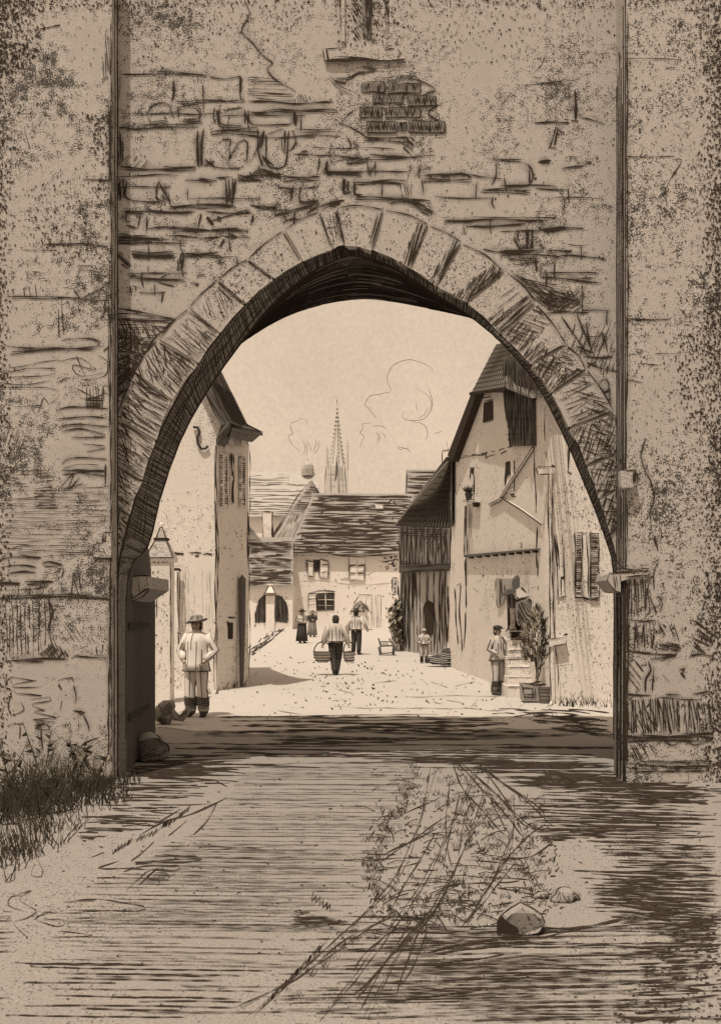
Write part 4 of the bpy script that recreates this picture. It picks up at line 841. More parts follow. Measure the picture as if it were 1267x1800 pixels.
# sprocketed eave: short flat tiles kicked outward along the return wall
k0_, k1_ = P(405, 738, Yl - .1), P(432, 746, 24.4); o0_, o1_ = P(408, 752, Yl - .15), P(462, 761, 24.1)
m.prism([k0_, o0_, o1_, k1_], (0, 0, -.07), 'old_tile_dark')
m.prism([o0_, o1_, P(445, 776, 24.0), P(404, 768, Yl - .1)], (-.05, .1, 0), 'old_tile_dark')
for i in range(8):
    t = i / 7; m.tube([k0_.lerp(o0_, t) + Vector((0, -.02, .02)), k1_.lerp(o1_, t) + Vector((0, -.02, .02))], .012, 'ink', 4)
m.prism([P(381, 780, Yl - .28), P(381, 766, Yl - .28), P(396, 746, Yl - .28), P(404, 738, Yl - .28), P(401, 752, Yl - .28)], (.1, .5, 0), 'dark_wood')
m.strokes(front(Yl - .3), '835,700 840,670 930,560 940,600 860,690|2.4;850,680 925,590|2.4;880,640 930,580|2', Z6)
m.poly([P(290, 540, Yl - .2), P(200, 690, Yl - .2), P(200, 690, Yl - .2) + Vector((0, 6, 0)), P(290, 540, Yl - .2) + Vector((0, 6, 0))], 'old_tile_dark')
m.build('roof', lh)
m = MB(); q = T(Z6, [(655, 570), (690, 575), (705, 610), (685, 650), (690, 700), (720, 740), (750, 735), (770, 715)])
m.tube([LA(x, y, .05) for x, y in q], .028, 'iron', 6); m.build('wall_anchor', lh)
# narrow louvred windows on the return wall
for (x0, x1, y0, y1) in ((388, 398, 796, 892), (406, 411, 797, 885), (421, 429, 803, 893)):
    m = MB(); m.prism([LB(x, y, .03) for x, y in ((x0, y0), (x1, y0), (x1, y1), (x0, y1))], -LB.n * .02, 'plaster')
    class _p:
        n = LB.n
        def __call__(s, px, py): return LB(px, py, .032)
    pl = _p()
    if x1 - x0 > 6:
        for xx in (x0 + 1, x1 - 1):
            for i in range(24):
                y = y0 + (y1 - y0) * i / 24
                if R.random() < .88: m.stroke(pl, [(xx - 2.2, y), (xx + 2.2, y + .5)], 2.0, jit=.2, taper=False)
    else: m.stroke(pl, [(x0 + 2, y0), (x0 + 3, (y0 + y1) / 2 - 3)], 4); m.stroke(pl, [(x0 + 2, (y0 + y1) / 2 + 3), (x0 + 2, y1)], 3.4)
    m.stroke(pl, [(x1, y0), (x1 + .5, y1)], 1.6)
    m.build('louvred_shutter', lh)
m = MB(); m.prism([LB(x, y, .02) for x, y in T(A1, [(793, 728), (826, 730), (824, 836), (795, 838)])], -LB.n * .015, 'ink'); 
m.strokes(LB, '790,690 840,690|2;795,700 830,705|2;785,720 790,750', A1); m.build('slit_window', lh)
m = MB(); q = T(A1, [(415, 378), (470, 378), (478, 390)])
m.tube([LA(x, y, .12) for x, y in q], .03, 'ink', 6); m.tube([LA(312, 1005, .12), LA(311, 1060, .12), LA(315, 1112, .12), LA(316, 1138, .12)], [.05, .05, .05, .035], 'plaster', 8)
pl = front(Yl - .17); m.strokes(pl, '455,385 460,600 466,800 472,895|1.8;468,390 470,600 478,800 478,830|1.8;455,800 480,805', A1); m.build('downpipe', lh)
# pointed post against the return wall
m = MB(); g0 = LB(425, 1204, .12); g0.z = 0; tp = LB(426, 1010, .1)
m.tube([g0, g0.lerp(tp, .5) + Vector((0, 0, 0)), g0.lerp(tp, .96), tp], [.045, .075, .085, .005], 'dark_wood', 8)
m.build('post', label='tall dark pointed post leaning against the left house wall', cat='post', loc=tuple(g0))
# gate pillar with pyramid cap
yp = 19.5; gp = thing('gate_pillar', 'plastered gate pillar with pyramid cap beside open gate leaf', 'pillar', tuple(zup(P(285, 0, yp), 0)))
m = MB(); x0, x1 = P(262, 0, yp).x, P(299, 0, yp).x
m.box(x0, x1, yp, yp + .45, 0, P(0, 985, yp).z, 'plaster'); pf = front(yp)
m.strokes(pf, '410,330 412,500 416,700 418,900 420,1060;320,480 316,700|1.4;415,1090 415,1130|1.6', A1, 2); m.hatch(pf, [(268, 983), (298, 983), (297, 990), (268, 990)], 88, 4, 1.2)
m.flecks(pf, [(268, 1000), (297, 1000), (297, 1215), (268, 1215)], 60, 1.6, 3); m.build('shaft', gp)
m = MB(); zc = P(0, 985, yp).z; xc, yc = (x0 + x1) / 2, yp + .225
def pyr(mb, xc, yc, z0, z1, r0, r1, mat):
    a_ = [Vector((xc + sx * r0, yc + sy * r0, z0)) for sx, sy in ((-1, -1), (1, -1), (1, 1), (-1, 1))]; b_ = [Vector((xc + sx * r1, yc + sy * r1, z1)) for sx, sy in ((-1, -1), (1, -1), (1, 1), (-1, 1))]
    mb.poly(a_[::-1], mat); mb.poly(b_, mat)
    for i in range(4): mb.poly([a_[i], a_[(i + 1) % 4], b_[(i + 1) % 4], b_[i]], mat)
pyr(m, xc, yc, zc - .02, zc + .05, .25, .27, 'plaster'); pyr(m, xc, yc, zc + .05, zc + .40, .27, .10, 'ring_stone'); pyr(m, xc, yc, zc + .40, zc + .44, .13, .13, 'ink'); pyr(m, xc, yc, zc + .44, zc + .66, .09, .02, 'ring_stone'); m.blob((xc, yc, zc + .69), (.05, .05, .05), 'plaster', 2, .05)
for sx in (-1, 1): m.tube([Vector((xc + sx * .27, yc - .275, zc + .05)), Vector((xc + sx * .10, yc - .105, zc + .40))], .011, 'ink', 5)
m.tube([Vector((xc - .27, yc - .272, zc + .05)), Vector((xc + .27, yc - .272, zc + .05))], .011, 'ink', 5)
for sx in (-1, 1): m.tube([Vector((xc + sx * .09, yc - .095, zc + .44)), Vector((xc + sx * .02, yc - .025, zc + .66))], .009, 'ink', 5)
m.build('cap', gp)

# ================================================================== RIGHT HOUSE
ra0, ra1 = 32.0, 19.6
RA = vplane(790, ra0, 958, ra1); RBy = 19.4; RB = front(RBy)
rh = thing('timbered_house', 'tall half-hipped village house with timber brace and drainpipe at right', 'house', tuple(zup(P(958, 0, RBy), 0)))
A0 = zup(P(790, 0, ra0), 0); A1p = zup(P(958, 0, ra1), 0); B1 = Vector((6.5, RBy, 0)); C1 = zup(P(968, 0, RBy), 0)
m = MB()
wl = [A0, A1p, RA(958, 640), RA(890, 640), RA(885, 690), RA(838, 690), RA(792, 806)]
m.poly(wl, 'plaster')
ztop = P(0, 668, RBy).z
m.poly([A1p, C1, B1, zup(B1, ztop), zup(C1, ztop), RA(958, 640)], 'plaster')
bk = Vector((1.5, 7.5, 0))
m.poly([A0, A0 + bk, zup(A0 + bk, RA(792, 806).z), RA(792, 806)], 'plaster'); m.poly([B1, B1 + Vector((0, 9, 0)), zup(B1 + Vector((0, 9, 0)), ztop), zup(B1, ztop)], 'plaster')
m.poly([A0 + bk, B1 + Vector((0, 9, 0)), zup(B1 + Vector((0, 9, 0)), ztop), zup(A0 + bk, RA(792, 806).z)], 'plaster')
m.strokes(RA, '''335,690 330,720 328,900 332,1100 330,1235|2.4;345,672 420,655 510,645|1.8;355,660 380,655;395,655 420,650;440,645 470,640;490,640 520,632;540,630 560,628;580,622 610,612;625,605 650,600;520,655 560,645;590,640 620,625|1.8;515,640 512,665 522,660|2
760,620 765,700 768,800 772,950|2;775,1020 778,1235|2;755,340 760,450 765,580|2;485,340 550,335|1.6;490,352 540,345|1.6;640,850 660,850 |3;645,865 670,860|3;685,1105 700,1100 700,1130|1.2''', A4, 2)
m.strokes(RA, '428,60 428,140|1.6;430,180 430,200|1.6;60,180 78,170 75,300 80,400 82,480;50,190 55,300 62,380 66,450;100,60 102,200 105,280;98,300 100,380 95,470', Z5, 2)
m.flecks(RA, [(830, 990), (940, 980), (940, 1090), (830, 1080)], 90, 1.1, 1.8); m.flecks(RB, [(975, 860), (1078, 900), (1078, 1235), (985, 1235)], 380, 1.2, 2); m.flecks(RA, [(800, 820), (935, 820), (940, 960), (815, 960)], 70, 1, 1.8)
m.flecks(RB, [(985, 840), (1040, 850), (1040, 920), (990, 910)], 110, 1.2, 2)
m.strokes(RB, '815,400 815,580|2;820,620 820,660|2.4;810,640 828,642;940,590 940,740|3.4;930,735 955,745|2.6', A4, 2)
m.build('wall', rh)
m = MB()
# half hip, steep verge and main slope
m.prism([RA(838, 690, .2), RA(829, 688, .2), RA(786, 800, .2), RA(794, 812, .2)], -RA.n * .35, 'ink')
h0, h1 = RA(827, 692, .30), RA(889, 683, .30); h2, h3 = RA(905, 598, -.5), RA(871, 606, -.5)
m.prism([h0, h1, h2, h3], -RA.n * .15, 'old_tile_dark')
for i in range(1, 16):
    t = i / 16; m.tube([h0.lerp(h1, t), h3.lerp(h2, t)], .016, 'ink', 4)
for i in range(1, 10):
    t = i / 10; m.tube([h0.lerp(h3, t), h1.lerp(h2, t)], .010, 'ink', 4)
m.tube([h0, h1], .05, 'ink', 5)
r0, r1 = RA(898, 600, -.6), P(1010, 480, 24.5); e0, e1 = P(934, 700, RBy - .25), Vector((6.8, RBy - .35, ztop + .02))
m.prism([r0, RA(889, 683, .3), e0, e1, Vector((6.8, 24.5, r1.z)), ], (0, .18, .1), 'old_tile_dark')
m.poly([RA(871, 606, -.5), RA(898, 600, -.5), RA(898, 600, -.5) + bk, RA(871, 606, -.5) + bk], 'old_tile_dark')
m.poly([RA(829, 688, .2), RA(871, 606, -.5), RA(871, 606, -.5) + bk, RA(792, 806) + bk, RA(786, 800, .2)], 'old_tile_dark')
RR = Plane(r0, (RA(889, 683, .3) - r0).cross(e0 - r0))
m.hatch(RR, [(893, 610), (960, 560), (1010, 720), (934, 700), (890, 683)], 84, 3.2, 1.7, br=.3, off=.05); m.hatch(RR, [(905, 612), (960, 600), (955, 700), (934, 698)], 50, 3.4, 1.7, br=.3, off=.06)
m.build('roof', rh)
m = MB(); q = T(A4, [(595, 270), (600, 160), (650, 130), (760, 240), (758, 345), (745, 355), (748, 600), (632, 602), (628, 510), (608, 420)])
m.prism([RA(x, y, .10) for x, y in q], -RA.n * .09, 'dark_wood')
class _q:
    n = RA.n
    def __call__(s, px, py): return RA(px, py, .105)
m.hatch(_q(), q, 88, 2.9, 1.7, br=.2); 
for y in (420, 460, 500, 540, 570): m.stroke(_q(), T(A4, [(620, y), (680, y + R.uniform(-6, 10)), (745, y)]), 1.8)
m.build('shingled_bay', rh)
m = MB()
for pts, w in (([(758, 610), (700, 700), (640, 790), (585, 880), (530, 908)], .06), ([(590, 870), (690, 930), (795, 1005)], .05)):
    m.tube([RA(x, y, .02) for x, y in T(A4, pts)], [w * .6] * (len(pts) - 1) + [.02], 'plaster', 6)
    for sgn in (-1, 1): m.tube([RA(x + sgn * 1.7, y + 1.5 * sgn, .05) for x, y in T(A4, pts)], .011, 'ink', 5)
m.build('timber_brace', rh)
m = MB()
for q in ([(500, 378), (545, 365), (547, 465), (495, 478)],):
    m.prism([RA(x, y, .02) for x, y in T(A4, q)], -RA.n * .015, 'ink')
m.strokes(RA, '500,375 552,362|2;495,480 550,470|2', A4, 2); m.build('window', rh)
for st_, hh in (('430,715 428,775|2;440,718 448,750 450,850|2;432,718 455,716|4', [(432, 716), (448, 716), (446, 745), (434, 745)]), ('612,690 612,805|3;640,700 640,770|2;650,680 662,672 665,720 660,830 655,835|1.8', [(613, 684), (634, 680), (636, 740), (614, 770)])):
    m = MB(); m.prism([RA(x, y, .015) for x, y in T(A4, hh)], -RA.n * .01, 'ink'); m.strokes(RA, st_, A4, 2); m.build('window', rh)
m = MB()
m.prism([RA(x, y, .10) for x, y in T(A4, [(398, 1165), (770, 1132), (770, 1140), (398, 1178)])], -RA.n * .09, 'dark_wood')
for i in range(9):
    x = 420 + i * 41; y = 1168 - i * 3.7; m.prism([RA(a_, b_, .08) for a_, b_ in T(A4, [(x, y), (x + 17, y - 1.5), (x + 15, y + 16), (x + 3, y + 16)])], -RA.n * .07, 'ink')
m.build('beam_ledge', rh)
m = MB(); pts = [RB(966, 832, .06), RB(967, 950, .06), RB(968.5, 1100, .06), RB(970, 1180, .06), RB(971, 1232, .06), RB(966, 1245, .10)]
m.tube(pts, .045, 'plaster', 8); pl = front(RBy - .11)
m.stroke(pl, [(963.5, 834), (964, 950), (966, 1100), (967, 1200), (968, 1233)], 2.4); m.stroke(pl, [(970, 834), (970.5, 950), (972, 1100), (979, 1170), (980, 1215)], 2.4)
m.build('drainpipe', rh)
m = MB(); m.prism([RB(x, y, .09) for x, y in T(A4, [(770, 712), (865, 705), (860, 745), (785, 748)])], (0, .08, 0), 'plaster'); pl = front(RBy - .09)
m.strokes(pl, '770,712 865,705|2.4;785,748 860,745|2.2;775,715 785,748|2;850,700 872,708|4', A4, 2); m.build('gutter_box', rh)
m = MB(); m.prism([RB(x, y, .14) for x, y in T(A5, [(900, 885), (1120, 850), (1118, 940), (960, 970), (900, 990)])], (0, .12, 0), 'plaster'); pl = front(RBy - .14)
m.strokes(pl, '890,885 1060,860 1110,845|2;950,970 1080,955 1115,940 1118,870|2;1080,840 1125,825|7', A5, 2); m.build('spout', rh)
def shutter(x0, x1, y0, y1, lv=True):
    m = MB(); m.prism([RB(x0, y0, .04), RB(x1, y0 - 1, .04), RB(x1 + 1, y1, .04), RB(x0 + 1, y1 - 2, .04)], (0, .035, 0), 'plaster'); pl = front(RBy - .04)
    w = x1 - x0
    m.stroke(pl, [(x0 + 1.5, y0), (x0 + 2, (y0 + y1) / 2), (x0 + 2.5, y1)], 3.4 if lv else 2); m.stroke(pl, [(x1 - .5, y0), (x1, y1)], 2.4)
    m.stroke(pl, [(x0, y0), (x1, y0)], 2); m.stroke(pl, [(x0, y1 - 1), (x1, y1)], 2.4)
    if lv:
        y = y0 + 4
        while y < y1 - 2: m.stroke(pl, [(x0 + 3, y), (x1 - 2, y + R.uniform(-.6, 1))], R.uniform(1.5, 2.6), jit=.3, taper=False); y += R.uniform(2.7, 3.8)
    m.build('louvred_shutter' if lv else 'shutter', rh)
shutter(1009, 1023, 937, 1050); shutter(1035, 1052, 937, 1056)
m = MB(); m.prism([RB(x, y, .012) for x, y in ((1023, 936), (1032, 936), (1034, 1054), (1025, 1052))], (0, .01, 0), 'far_plaster'); pl = front(RBy - .014)
m.stroke(pl, [(1030, 937), (1033, 1054)], 2); m.stroke(pl, [(1023, 938), (1030, 936)], 3); m.stroke(pl, [(1024, 1050), (1036, 1054)], 4); m.build('window', rh)
m = MB(); m.prism([RB(x, y, .03) for x, y in ((974, 938), (990, 938), (993, 1048), (978, 1050))], (0, .02, 0), 'plaster'); pl = front(RBy - .03)
m.strokes(pl, '974,940 978,990 980,1050|3;977,942 981,1000|3;988,939 990,1000 992,1046|2.2;985,1016 992,1014|4;985,1016 986,1048|2;986,1049 994,1047|2', w=2); m.build('shutter', rh)
# doorway with hood, hanging cloth and steps
m = MB(); m.prism([RA(x, y, .05) for x, y in T(A5, [(228, 120), (345, 125), (350, 300), (300, 440), (240, 490)])], -RA.n * .04, 'grey_wood')
class _o:
    def __init__(s, pl, o): s.pl, s.o, s.n = pl, o, pl.n
    def __call__(s, px, py): return s.pl(px, py, s.o)
m.hatch(_o(RA, .055), T(A5, [(228, 120), (345, 125), (345, 330), (300, 420), (240, 490)]), 88, 4.2, 1.9, br=.3); m.build('door_shutter', rh)
def fr_(y, pts, dep, mat, mb): mb.prism([P(px, py, y) for px, py in T(A5, pts)], (0, dep, 0), mat)
m = MB(); fr_(21.75, [(360, 180), (500, 200), (560, 380), (600, 400), (600, 770), (375, 770)], .03, 'ink', m); m.build('doorway', rh)
m = MB(); fr_(21.55, [(402, 490), (478, 500), (482, 764), (404, 764)], .1, 'plaster', m); m.strokes(front(21.55), '398,330 392,500 396,700 350,800|2.6;478,505 485,762|2.4', A5); m.build('door_post', rh)
m = MB(); yh = 20.95
fr_(yh, [(352, 310), (372, 262), (440, 250), (432, 170), (455, 125), (485, 118), (512, 75), (528, 130), (528, 225), (480, 260), (470, 300), (355, 335)], .5, 'dark_wood', m)
fr_(yh - .02, [(478, 262), (545, 232), (610, 290), (640, 345), (600, 372), (520, 385), (490, 350)], .5, 'plaster', m)
fr_(yh + .06, [(345, 128), (440, 118), (450, 260), (370, 262), (345, 200)], .03, 'grey_wood', m)
m.hatch(front(yh + .06), T(A5, [(345, 128), (440, 118), (450, 260), (370, 262)]), 88, 4, 2)
m.strokes(front(yh - .021), '545,232 610,292|4;560,240 600,290|2;490,350 520,385 630,360|4;530,370 640,345|2.6', A5, 2); m.build('door_hood', rh)
m = MB(); q = [(500, 430), (640, 375), (690, 400), (722, 470), (690, 520), (640, 580), (590, 690), (530, 720), (500, 640), (495, 560)]
fr_(20.75, q, .25, 'cloth_mid', m); m.hatch(front(20.75), T(A5, q), 62, 2.6, 2.2, br=.25) ; m.build('door_awning', rh); m = MB()
fr_(21.3, [(372, 335), (500, 330), (500, 500), (385, 500)], .03, 'mid_wood', m); m.hatch(front(21.3), T(A5, [(372, 335), (500, 330), (500, 500), (385, 500)]), 88, 3.6, 2); m.build('slatted_blind', rh)
m = MB(); lines = [(1107, 893, 922), (1125, 891, 926), (1143, 892, 930), (1155, 890, 931), (1172, 892, 936), (1190, 892, 944), (1206, 891, 946)]
for i, (yy, xa_, xb_) in enumerate(lines):
    Yf_ = 21.5 - .15 * i; Yb_ = 21.9
    xa2, xb2 = P(xa_, 0, Yf_).x, P(xb_, 0, Yf_).x; z1 = P(0, yy, Yf_).z; z0 = P(0, lines[i + 1][0], Yf_ - .15).z - .02 if i < 6 else -.02
    m.box(xa2, xb2, Yf_, Yb_ - .002 * i, z0, z1, 'plaster'); pl = front(Yf_)
    m.stroke(pl, [(xa_, yy + 1), ((xa_ + xb_) / 2, yy), (xb_, yy + 1)], 1.8); 
    if i in (0, 2, 3): m.stroke(pl, [(xa_, yy + 3.5), (xb_ - 3, yy + 4)], 1.5)
    if i == 0: m.prism([P(px, py, Yf_ - .004) for px, py in ((897.5, 1110.5), (912.5, 1110.5), (912, 1122), (898, 1122))], (0, .003, 0), 'ink')
    if i == 1: m.zig(pl, 896, 1134, 918, 1134, 9, 7, 1.8)
m.strokes(front(20.9), '590,1110 640,1180 700,1210 715,1320|2', A5); m.build('doorsteps', rh)
# flower pot on its bracket shelf
m = MB(); sh = [(388, 880), (460, 882), (460, 892), (390, 896)]
m.prism([RA(x, y, .14) for x, y in T(A4, sh)], -RA.n * .12, 'plaster'); m.strokes(_o(RA, .145), '388,882 460,882|2;390,895 460,893|2', A4)
m.prism([RA(x, y, .12) for x, y in T(A4, [(440, 893), (460, 893), (455, 918), (445, 915)])], -RA.n * .1, 'ink'); m.build('window_shelf', rh)
m = MB(); m.tube([RA(818, 889, .08), RA(818, 930, .08), RA(819, 976, .08)], .03, 'grey_wood', 6); m.strokes(_o(RA, .115), '403,910 405,1000 402,1170|2;412,910 412,1010 414,1150|2', A4); m.tube([RA(819, 976, .05), RA(819, 1030, .05)], .015, 'ink', 5); m.build('pipe', rh)
pb = RA(823.5, 880, .13); fp = thing('flower_pot', 'dark flower pot with sprouting plant on window shelf of timbered house', 'flower pot', tuple(pb))
m = MB(); m.loft([(pb.x, pb.y, pb.z, .065, .065), (pb.x, pb.y, pb.z + .16, .10, .10), (pb.x, pb.y, pb.z + .19, .115, .115), (pb.x, pb.y, pb.z + .2, .1, .1)], 'cloth_dark', 12); m.build('pot', fp)
m = MB(); q = random.Random(3)
for i in range(16): m.bladeleaf(pb + Vector((0, 0, .18)), pb + Vector((q.uniform(-.2, .2), q.uniform(-.15, .1), q.uniform(.3, .5))), .05, 'foliage', bend=.2)
m.build('plant', fp)

# ================================================================== BARN between the houses
ba0, ba1 = 42.0, 37.0
BA = vplane(703, ba0, 786, ba1)
bn = thing('wooden_barn', 'boarded wooden barn with steep tiled lean-to roof and arched hatch', 'barn', tuple(zup(P(745, 0, 39), gz(39))))
b0 = zup(P(703, 0, ba0), gz(ba0)); b1 = zup(P(786, 0, ba1), gz(ba1))
m = MB(); ze = P(0, 926, 40).z; bk = Vector((2.5, 5, 0))
b2 = Vector((A0.x + 1.2, 34, 0))
m.poly([b0, b1, zup(b1, ze), zup(b0, ze)], 'grey_wood'); m.poly([b1, b2, zup(b2, ze + .6), zup(b1, ze)], 'plaster'); m.poly([b0, b0 + bk, zup(b0 + bk, ze), zup(b0, ze)], 'grey_wood'); m.poly([b0 + bk, b1 + bk, zup(b1 + bk, ze), zup(b0 + bk, ze)], 'grey_wood')
m.hatch(BA, [(703, 1002), (784, 1002), (786, 1150), (705, 1145)], 89.5, 5, 1.5, br=.3, drop=.12, jit=.6); m.hatch(BA, [(703, 1002), (740, 1002), (715, 1140), (705, 1145)], 89.5, 4, 1.8, br=.2)
m.hatch(BA, [(768, 1002), (784, 1002), (786, 1140), (772, 1130)], 89.5, 4, 1.6, br=.2)
m.strokes(BA, '1190,0 1192,100 1205,250 1210,370|2;1225,10 1225,150 1235,300 1240,390|2;1150,0 1150,200 1145,370|2.4;1145,60 1150,180|3;830,330 832,430|3;828,0 830,200 828,400|2.6', A3)
m.build('plank_wall', bn)
m = MB(); q = [(701, 922), (786, 924), (786, 995), (701, 1000)]
m.prism([BA(x, y, .16) for x, y in q], -BA.n * .14, 'mid_wood'); m.hatch(_o(BA, .165), q, 89, 3.2, 1.8, br=.25); m.hatch(_o(BA, .165), [(701, 924), (786, 926), (786, 945), (701, 945)], 1, 4, 1.8, br=.2); m.hatch(_o(BA, .165), [(725, 925), (786, 925), (786, 985), (740, 950)], -60, 9, 1.5)
m.build('loft_boards', bn)
m = MB(); m.prism([BA(x, y, .24) for x, y in ((701, 994), (787, 990), (787, 1003), (701, 1007))], -BA.n * .22, 'dark_wood'); m.strokes(_o(BA, .245), '701,996 787,992|2.4;701,1006 787,1002|2.4', w=2); m.build('cross_beam', bn)
m = MB(); q = T(A3, [(990, 300), (988, 150), (995, 115), (1018, 100), (1042, 118), (1050, 160), (1048, 310), (1020, 330)])
m.prism([BA(x, y, .03) for x, y in q], -BA.n * .025, 'ink'); m.strokes(BA, '985,300 985,140 1000,108 1020,98 1045,112 1055,150 1060,380|2', A3); m.build('arched_hatch', bn)
m = MB(); e0, e1 = BA(696, 926, .7), BA(788, 930, .7); t1 = RA(786, 803, .1); t0 = P(788, 800, 33.5)
t0 = RA(787, 803, .12); rp = [e0, P(812, 930, 34.0), P(812, 812, 28.5), t0, P(745, 868, 37)]
rp = [BA(694, 925, .6), BA(790, 928, .6), RA(794, 925, .12), RA(794, 808, .12), RA(785, 806, .12)]
m.prism(rp, (0, .12, .08), 'old_tile_dark')
for i in range(1, 22):
    t = i / 22
    a_ = rp[0].lerp(rp[1], min(1, t * 1.15)) if t < .87 else rp[1].lerp(rp[2], (t - .87) / .13); b_ = rp[4].lerp(rp[3], t)
    m.tube([a_ + Vector((0, -.05, .02)), b_ + Vector((0, -.05, .02))], .028, 'ink', 4)
for i in range(0, 12):
    t = i / 12; m.tube([rp[0].lerp(rp[4], t) + Vector((0, -.05, .02)), rp[1].lerp(rp[2], t * .6 if t * .6 < 1 else 1).lerp(rp[3], t) + Vector((0, -.05, .02))], .014, 'ink', 4)
m.build('roof', bn)
# sign board on the barn's end
m = MB(); y_ = 41.6; pl = front(y_); q = T((680, 1000, 30), [(300, 460), (530, 480), (560, 700), (560, 1370), (260, 1370), (260, 1170), (240, 700)])
m.prism([pl(x, y) for x, y in q], (0, .06, 0), 'far_plaster')
m.strokes(pl, '300,460 380,465 530,490|1.8;300,470 260,560 250,680 280,800 260,1000 280,1080 240,1180|1.8;550,480 580,700 560,1000 560,1300 600,1400 660,1410|2;260,1360 430,1370|1.8', (680, 1000, 30), 2, jit=.2)
m.strokes(pl, '380,610 510,610|1.2;420,640 420,690|1;385,680 510,670|1.2;500,630 500,690|1;370,760 480,765|1.2;380,770 385,810|1;370,820 460,825|1.2;470,770 465,820|1;360,970 460,965|1.2;370,1020 465,1025|1.2;370,1060 450,1050|1;370,1100 450,1095|1.2;380,1200 480,1175|1.3;330,1245 430,1235|1.4;400,1190 420,1240|1', (680, 1000, 30), 1.2, jit=.15)
m.build('hanging_sign', label='narrow upright sign board with cramped lettering beside the barn', cat='sign', loc=tuple(pl(693, 1048)))

# ================================================================== HOUSES AT THE END OF THE SQUARE
Yc = 75.0; CF = front(Yc)
chs = thing('long_house', 'long plastered house with broad dark tiled roof closing the square', 'house', tuple(zup(P(600, 0, Yc), gz(Yc))))
m = MB(); x0, x1 = P(513, 0, Yc).x, P(725, 0, Yc).x; zc0 = gz(Yc); ze = P(0, 972, Yc).z
m.box(x0, x1, Yc, Yc + 7, zc0 - .2, ze, 'far_plaster')
m.strokes(CF, '375,1180 378,1300 380,1390|1.6', A2); m.flecks(CF, [(520, 985), (695, 985), (695, 1090), (520, 1090)], 70, 1.5, 2)
m.hatch(CF, T(A2, [(850, 1470), (1000, 1465), (1000, 1700), (870, 1700)]), 89, 4, .9, mat='pale_ink', br=.3); m.flecks(CF, T(A2, [(1010, 1180), (1110, 1180), (1110, 1290), (1030, 1270)]), 26, 2, 4)
m.strokes(CF, '990,1220 1030,1225 1110,1210|1.4;1070,1240 1090,1270 1110,1240|2;830,1470 850,1465 940,1465|1.4;970,1465 1000,1468|1.4', A2)
m.build('wall', chs)
m = MB(); yr = 78.5
def quadroof(mb, e0, e1, r1, r0, mat, thick=.25): mb.prism([e0, e1, r1, r0], (0, .25, thick), mat)
E0, E1 = P(506, 972, Yc - .5), P(727, 974, Yc - .5); R1, R0 = P(727, 873, yr), P(551, 872, yr)
quadroof(m, E0, E1, R1, R0, 'old_tile')
RP = Plane(E0, (R0 - E0).cross(E1 - E0))
m.hatch(RP, [(551, 874), (722, 875), (702, 972), (510, 972)], .8, 3.4, 1.9, br=.5, wob=.9, off=.04, drop=.02); m.hatch(RP, [(560, 874), (722, 875), (702, 972), (512, 972)], -1.2, 7, 1.9, br=.8, wob=1.2, off=.05, drop=.2)
m.hatch(RP, T(A2, [(480, 1000), (1000, 950), (1000, 1170), (400, 1160)]), 1, 6, 1.8, br=.7, wob=1.6, off=.05, drop=.15)
m.stroke(RP, [(552, 873), (640, 874), (725, 875)], 3, off=.07); m.stroke(_o(CF, .75), [(512, 972), (560, 971), (600, 976), (660, 976), (700, 972)], 2.6)
m.prism([E0, R0, P(551, 880, yr + 3.5), P(506, 972, Yc + 7.5)], (.01, 0, -.3), 'old_tile')
m.poly([E0 + Vector((0, 7.6, 0)), E1 + Vector((0, 7.6, 0)), R1, R0], 'old_tile')
for i in range(14):
    x = 515 + i * 13.5; m.zig(_o(CF, .8), x, 977, x + 9, 977, 3, 2, 1.2)
m.build('roof', chs)
def window(par, pl, frame, panes, shut=None, name='window'):
    m = MB(); m.prism([pl(x, y, .03) for x, y in frame], (0, .05, 0), 'ink'); m.build(name, par)
m = MB(); fr = T(A2, [(522, 1215), (572, 1215), (568, 1300), (530, 1300)]); m.prism([CF(x, y, .03) for x, y in fr], (0, .05, 0), 'mid_ink'); m.hatch(_o(CF, .05), fr, 80, 2.6, 1.6); m.build('window', chs)
def fshut(pts, lines):
    m = MB(); m.prism([CF(x, y, .12) for x, y in T(A2, pts)], (0, .06, 0), 'far_plaster'); m.strokes(_o(CF, .14), lines, A2, 1.6, jit=.3); m.build('shutter', chs)
fshut([(470, 1218), (525, 1228), (525, 1330), (480, 1325)], '470,1218 480,1322|2;482,1222 488,1325|2;470,1218 525,1230 ;490,1330 525,1335;525,1240 525,1330|1.4')
fshut([(572, 1215), (628, 1228), (628, 1345), (565, 1340)], '572,1212 628,1228;630,1225 625,1345|1.8;565,1340 625,1346;570,1220 565,1340|1.8;585,1252 622,1248|2.4;582,1308 618,1300|2.4')
fshut([(775, 1195), (830, 1200), (830, 1360), (772, 1360)], '775,1190 775,1360|1.8;785,1256 820,1254|2.4;785,1310 815,1310|2.4;775,1360 850,1356;785,1250 780,1270')
fshut([(830, 1200), (885, 1205), (882, 1360), (830, 1360)], '885,1240 880,1360|1.8;838,1256 880,1252|2.4;835,1312 875,1310|2.4;830,1210 830,1300|1')
m = MB(); fr = T(A2, [(548, 1452), (670, 1445), (670, 1570), (548, 1575)]); m.prism([CF(x, y, .03) for x, y in fr], (0, .05, 0), 'mid_ink'); m.hatch(_o(CF, .05), fr, 2, 2.6, 1.9); m.hatch(_o(CF, .05), fr, 85, 4, 1.8)
m.strokes(_o(CF, .055), '610,1450 610,1570|1.4;550,1500 670,1500|1.2;550,1540 665,1540|1.2', A2, 1.4, mat='far_plaster'); m.strokes(_o(CF, .06), '490,1450 570,1438 680,1445|2.2', A2); m.build('window', chs)
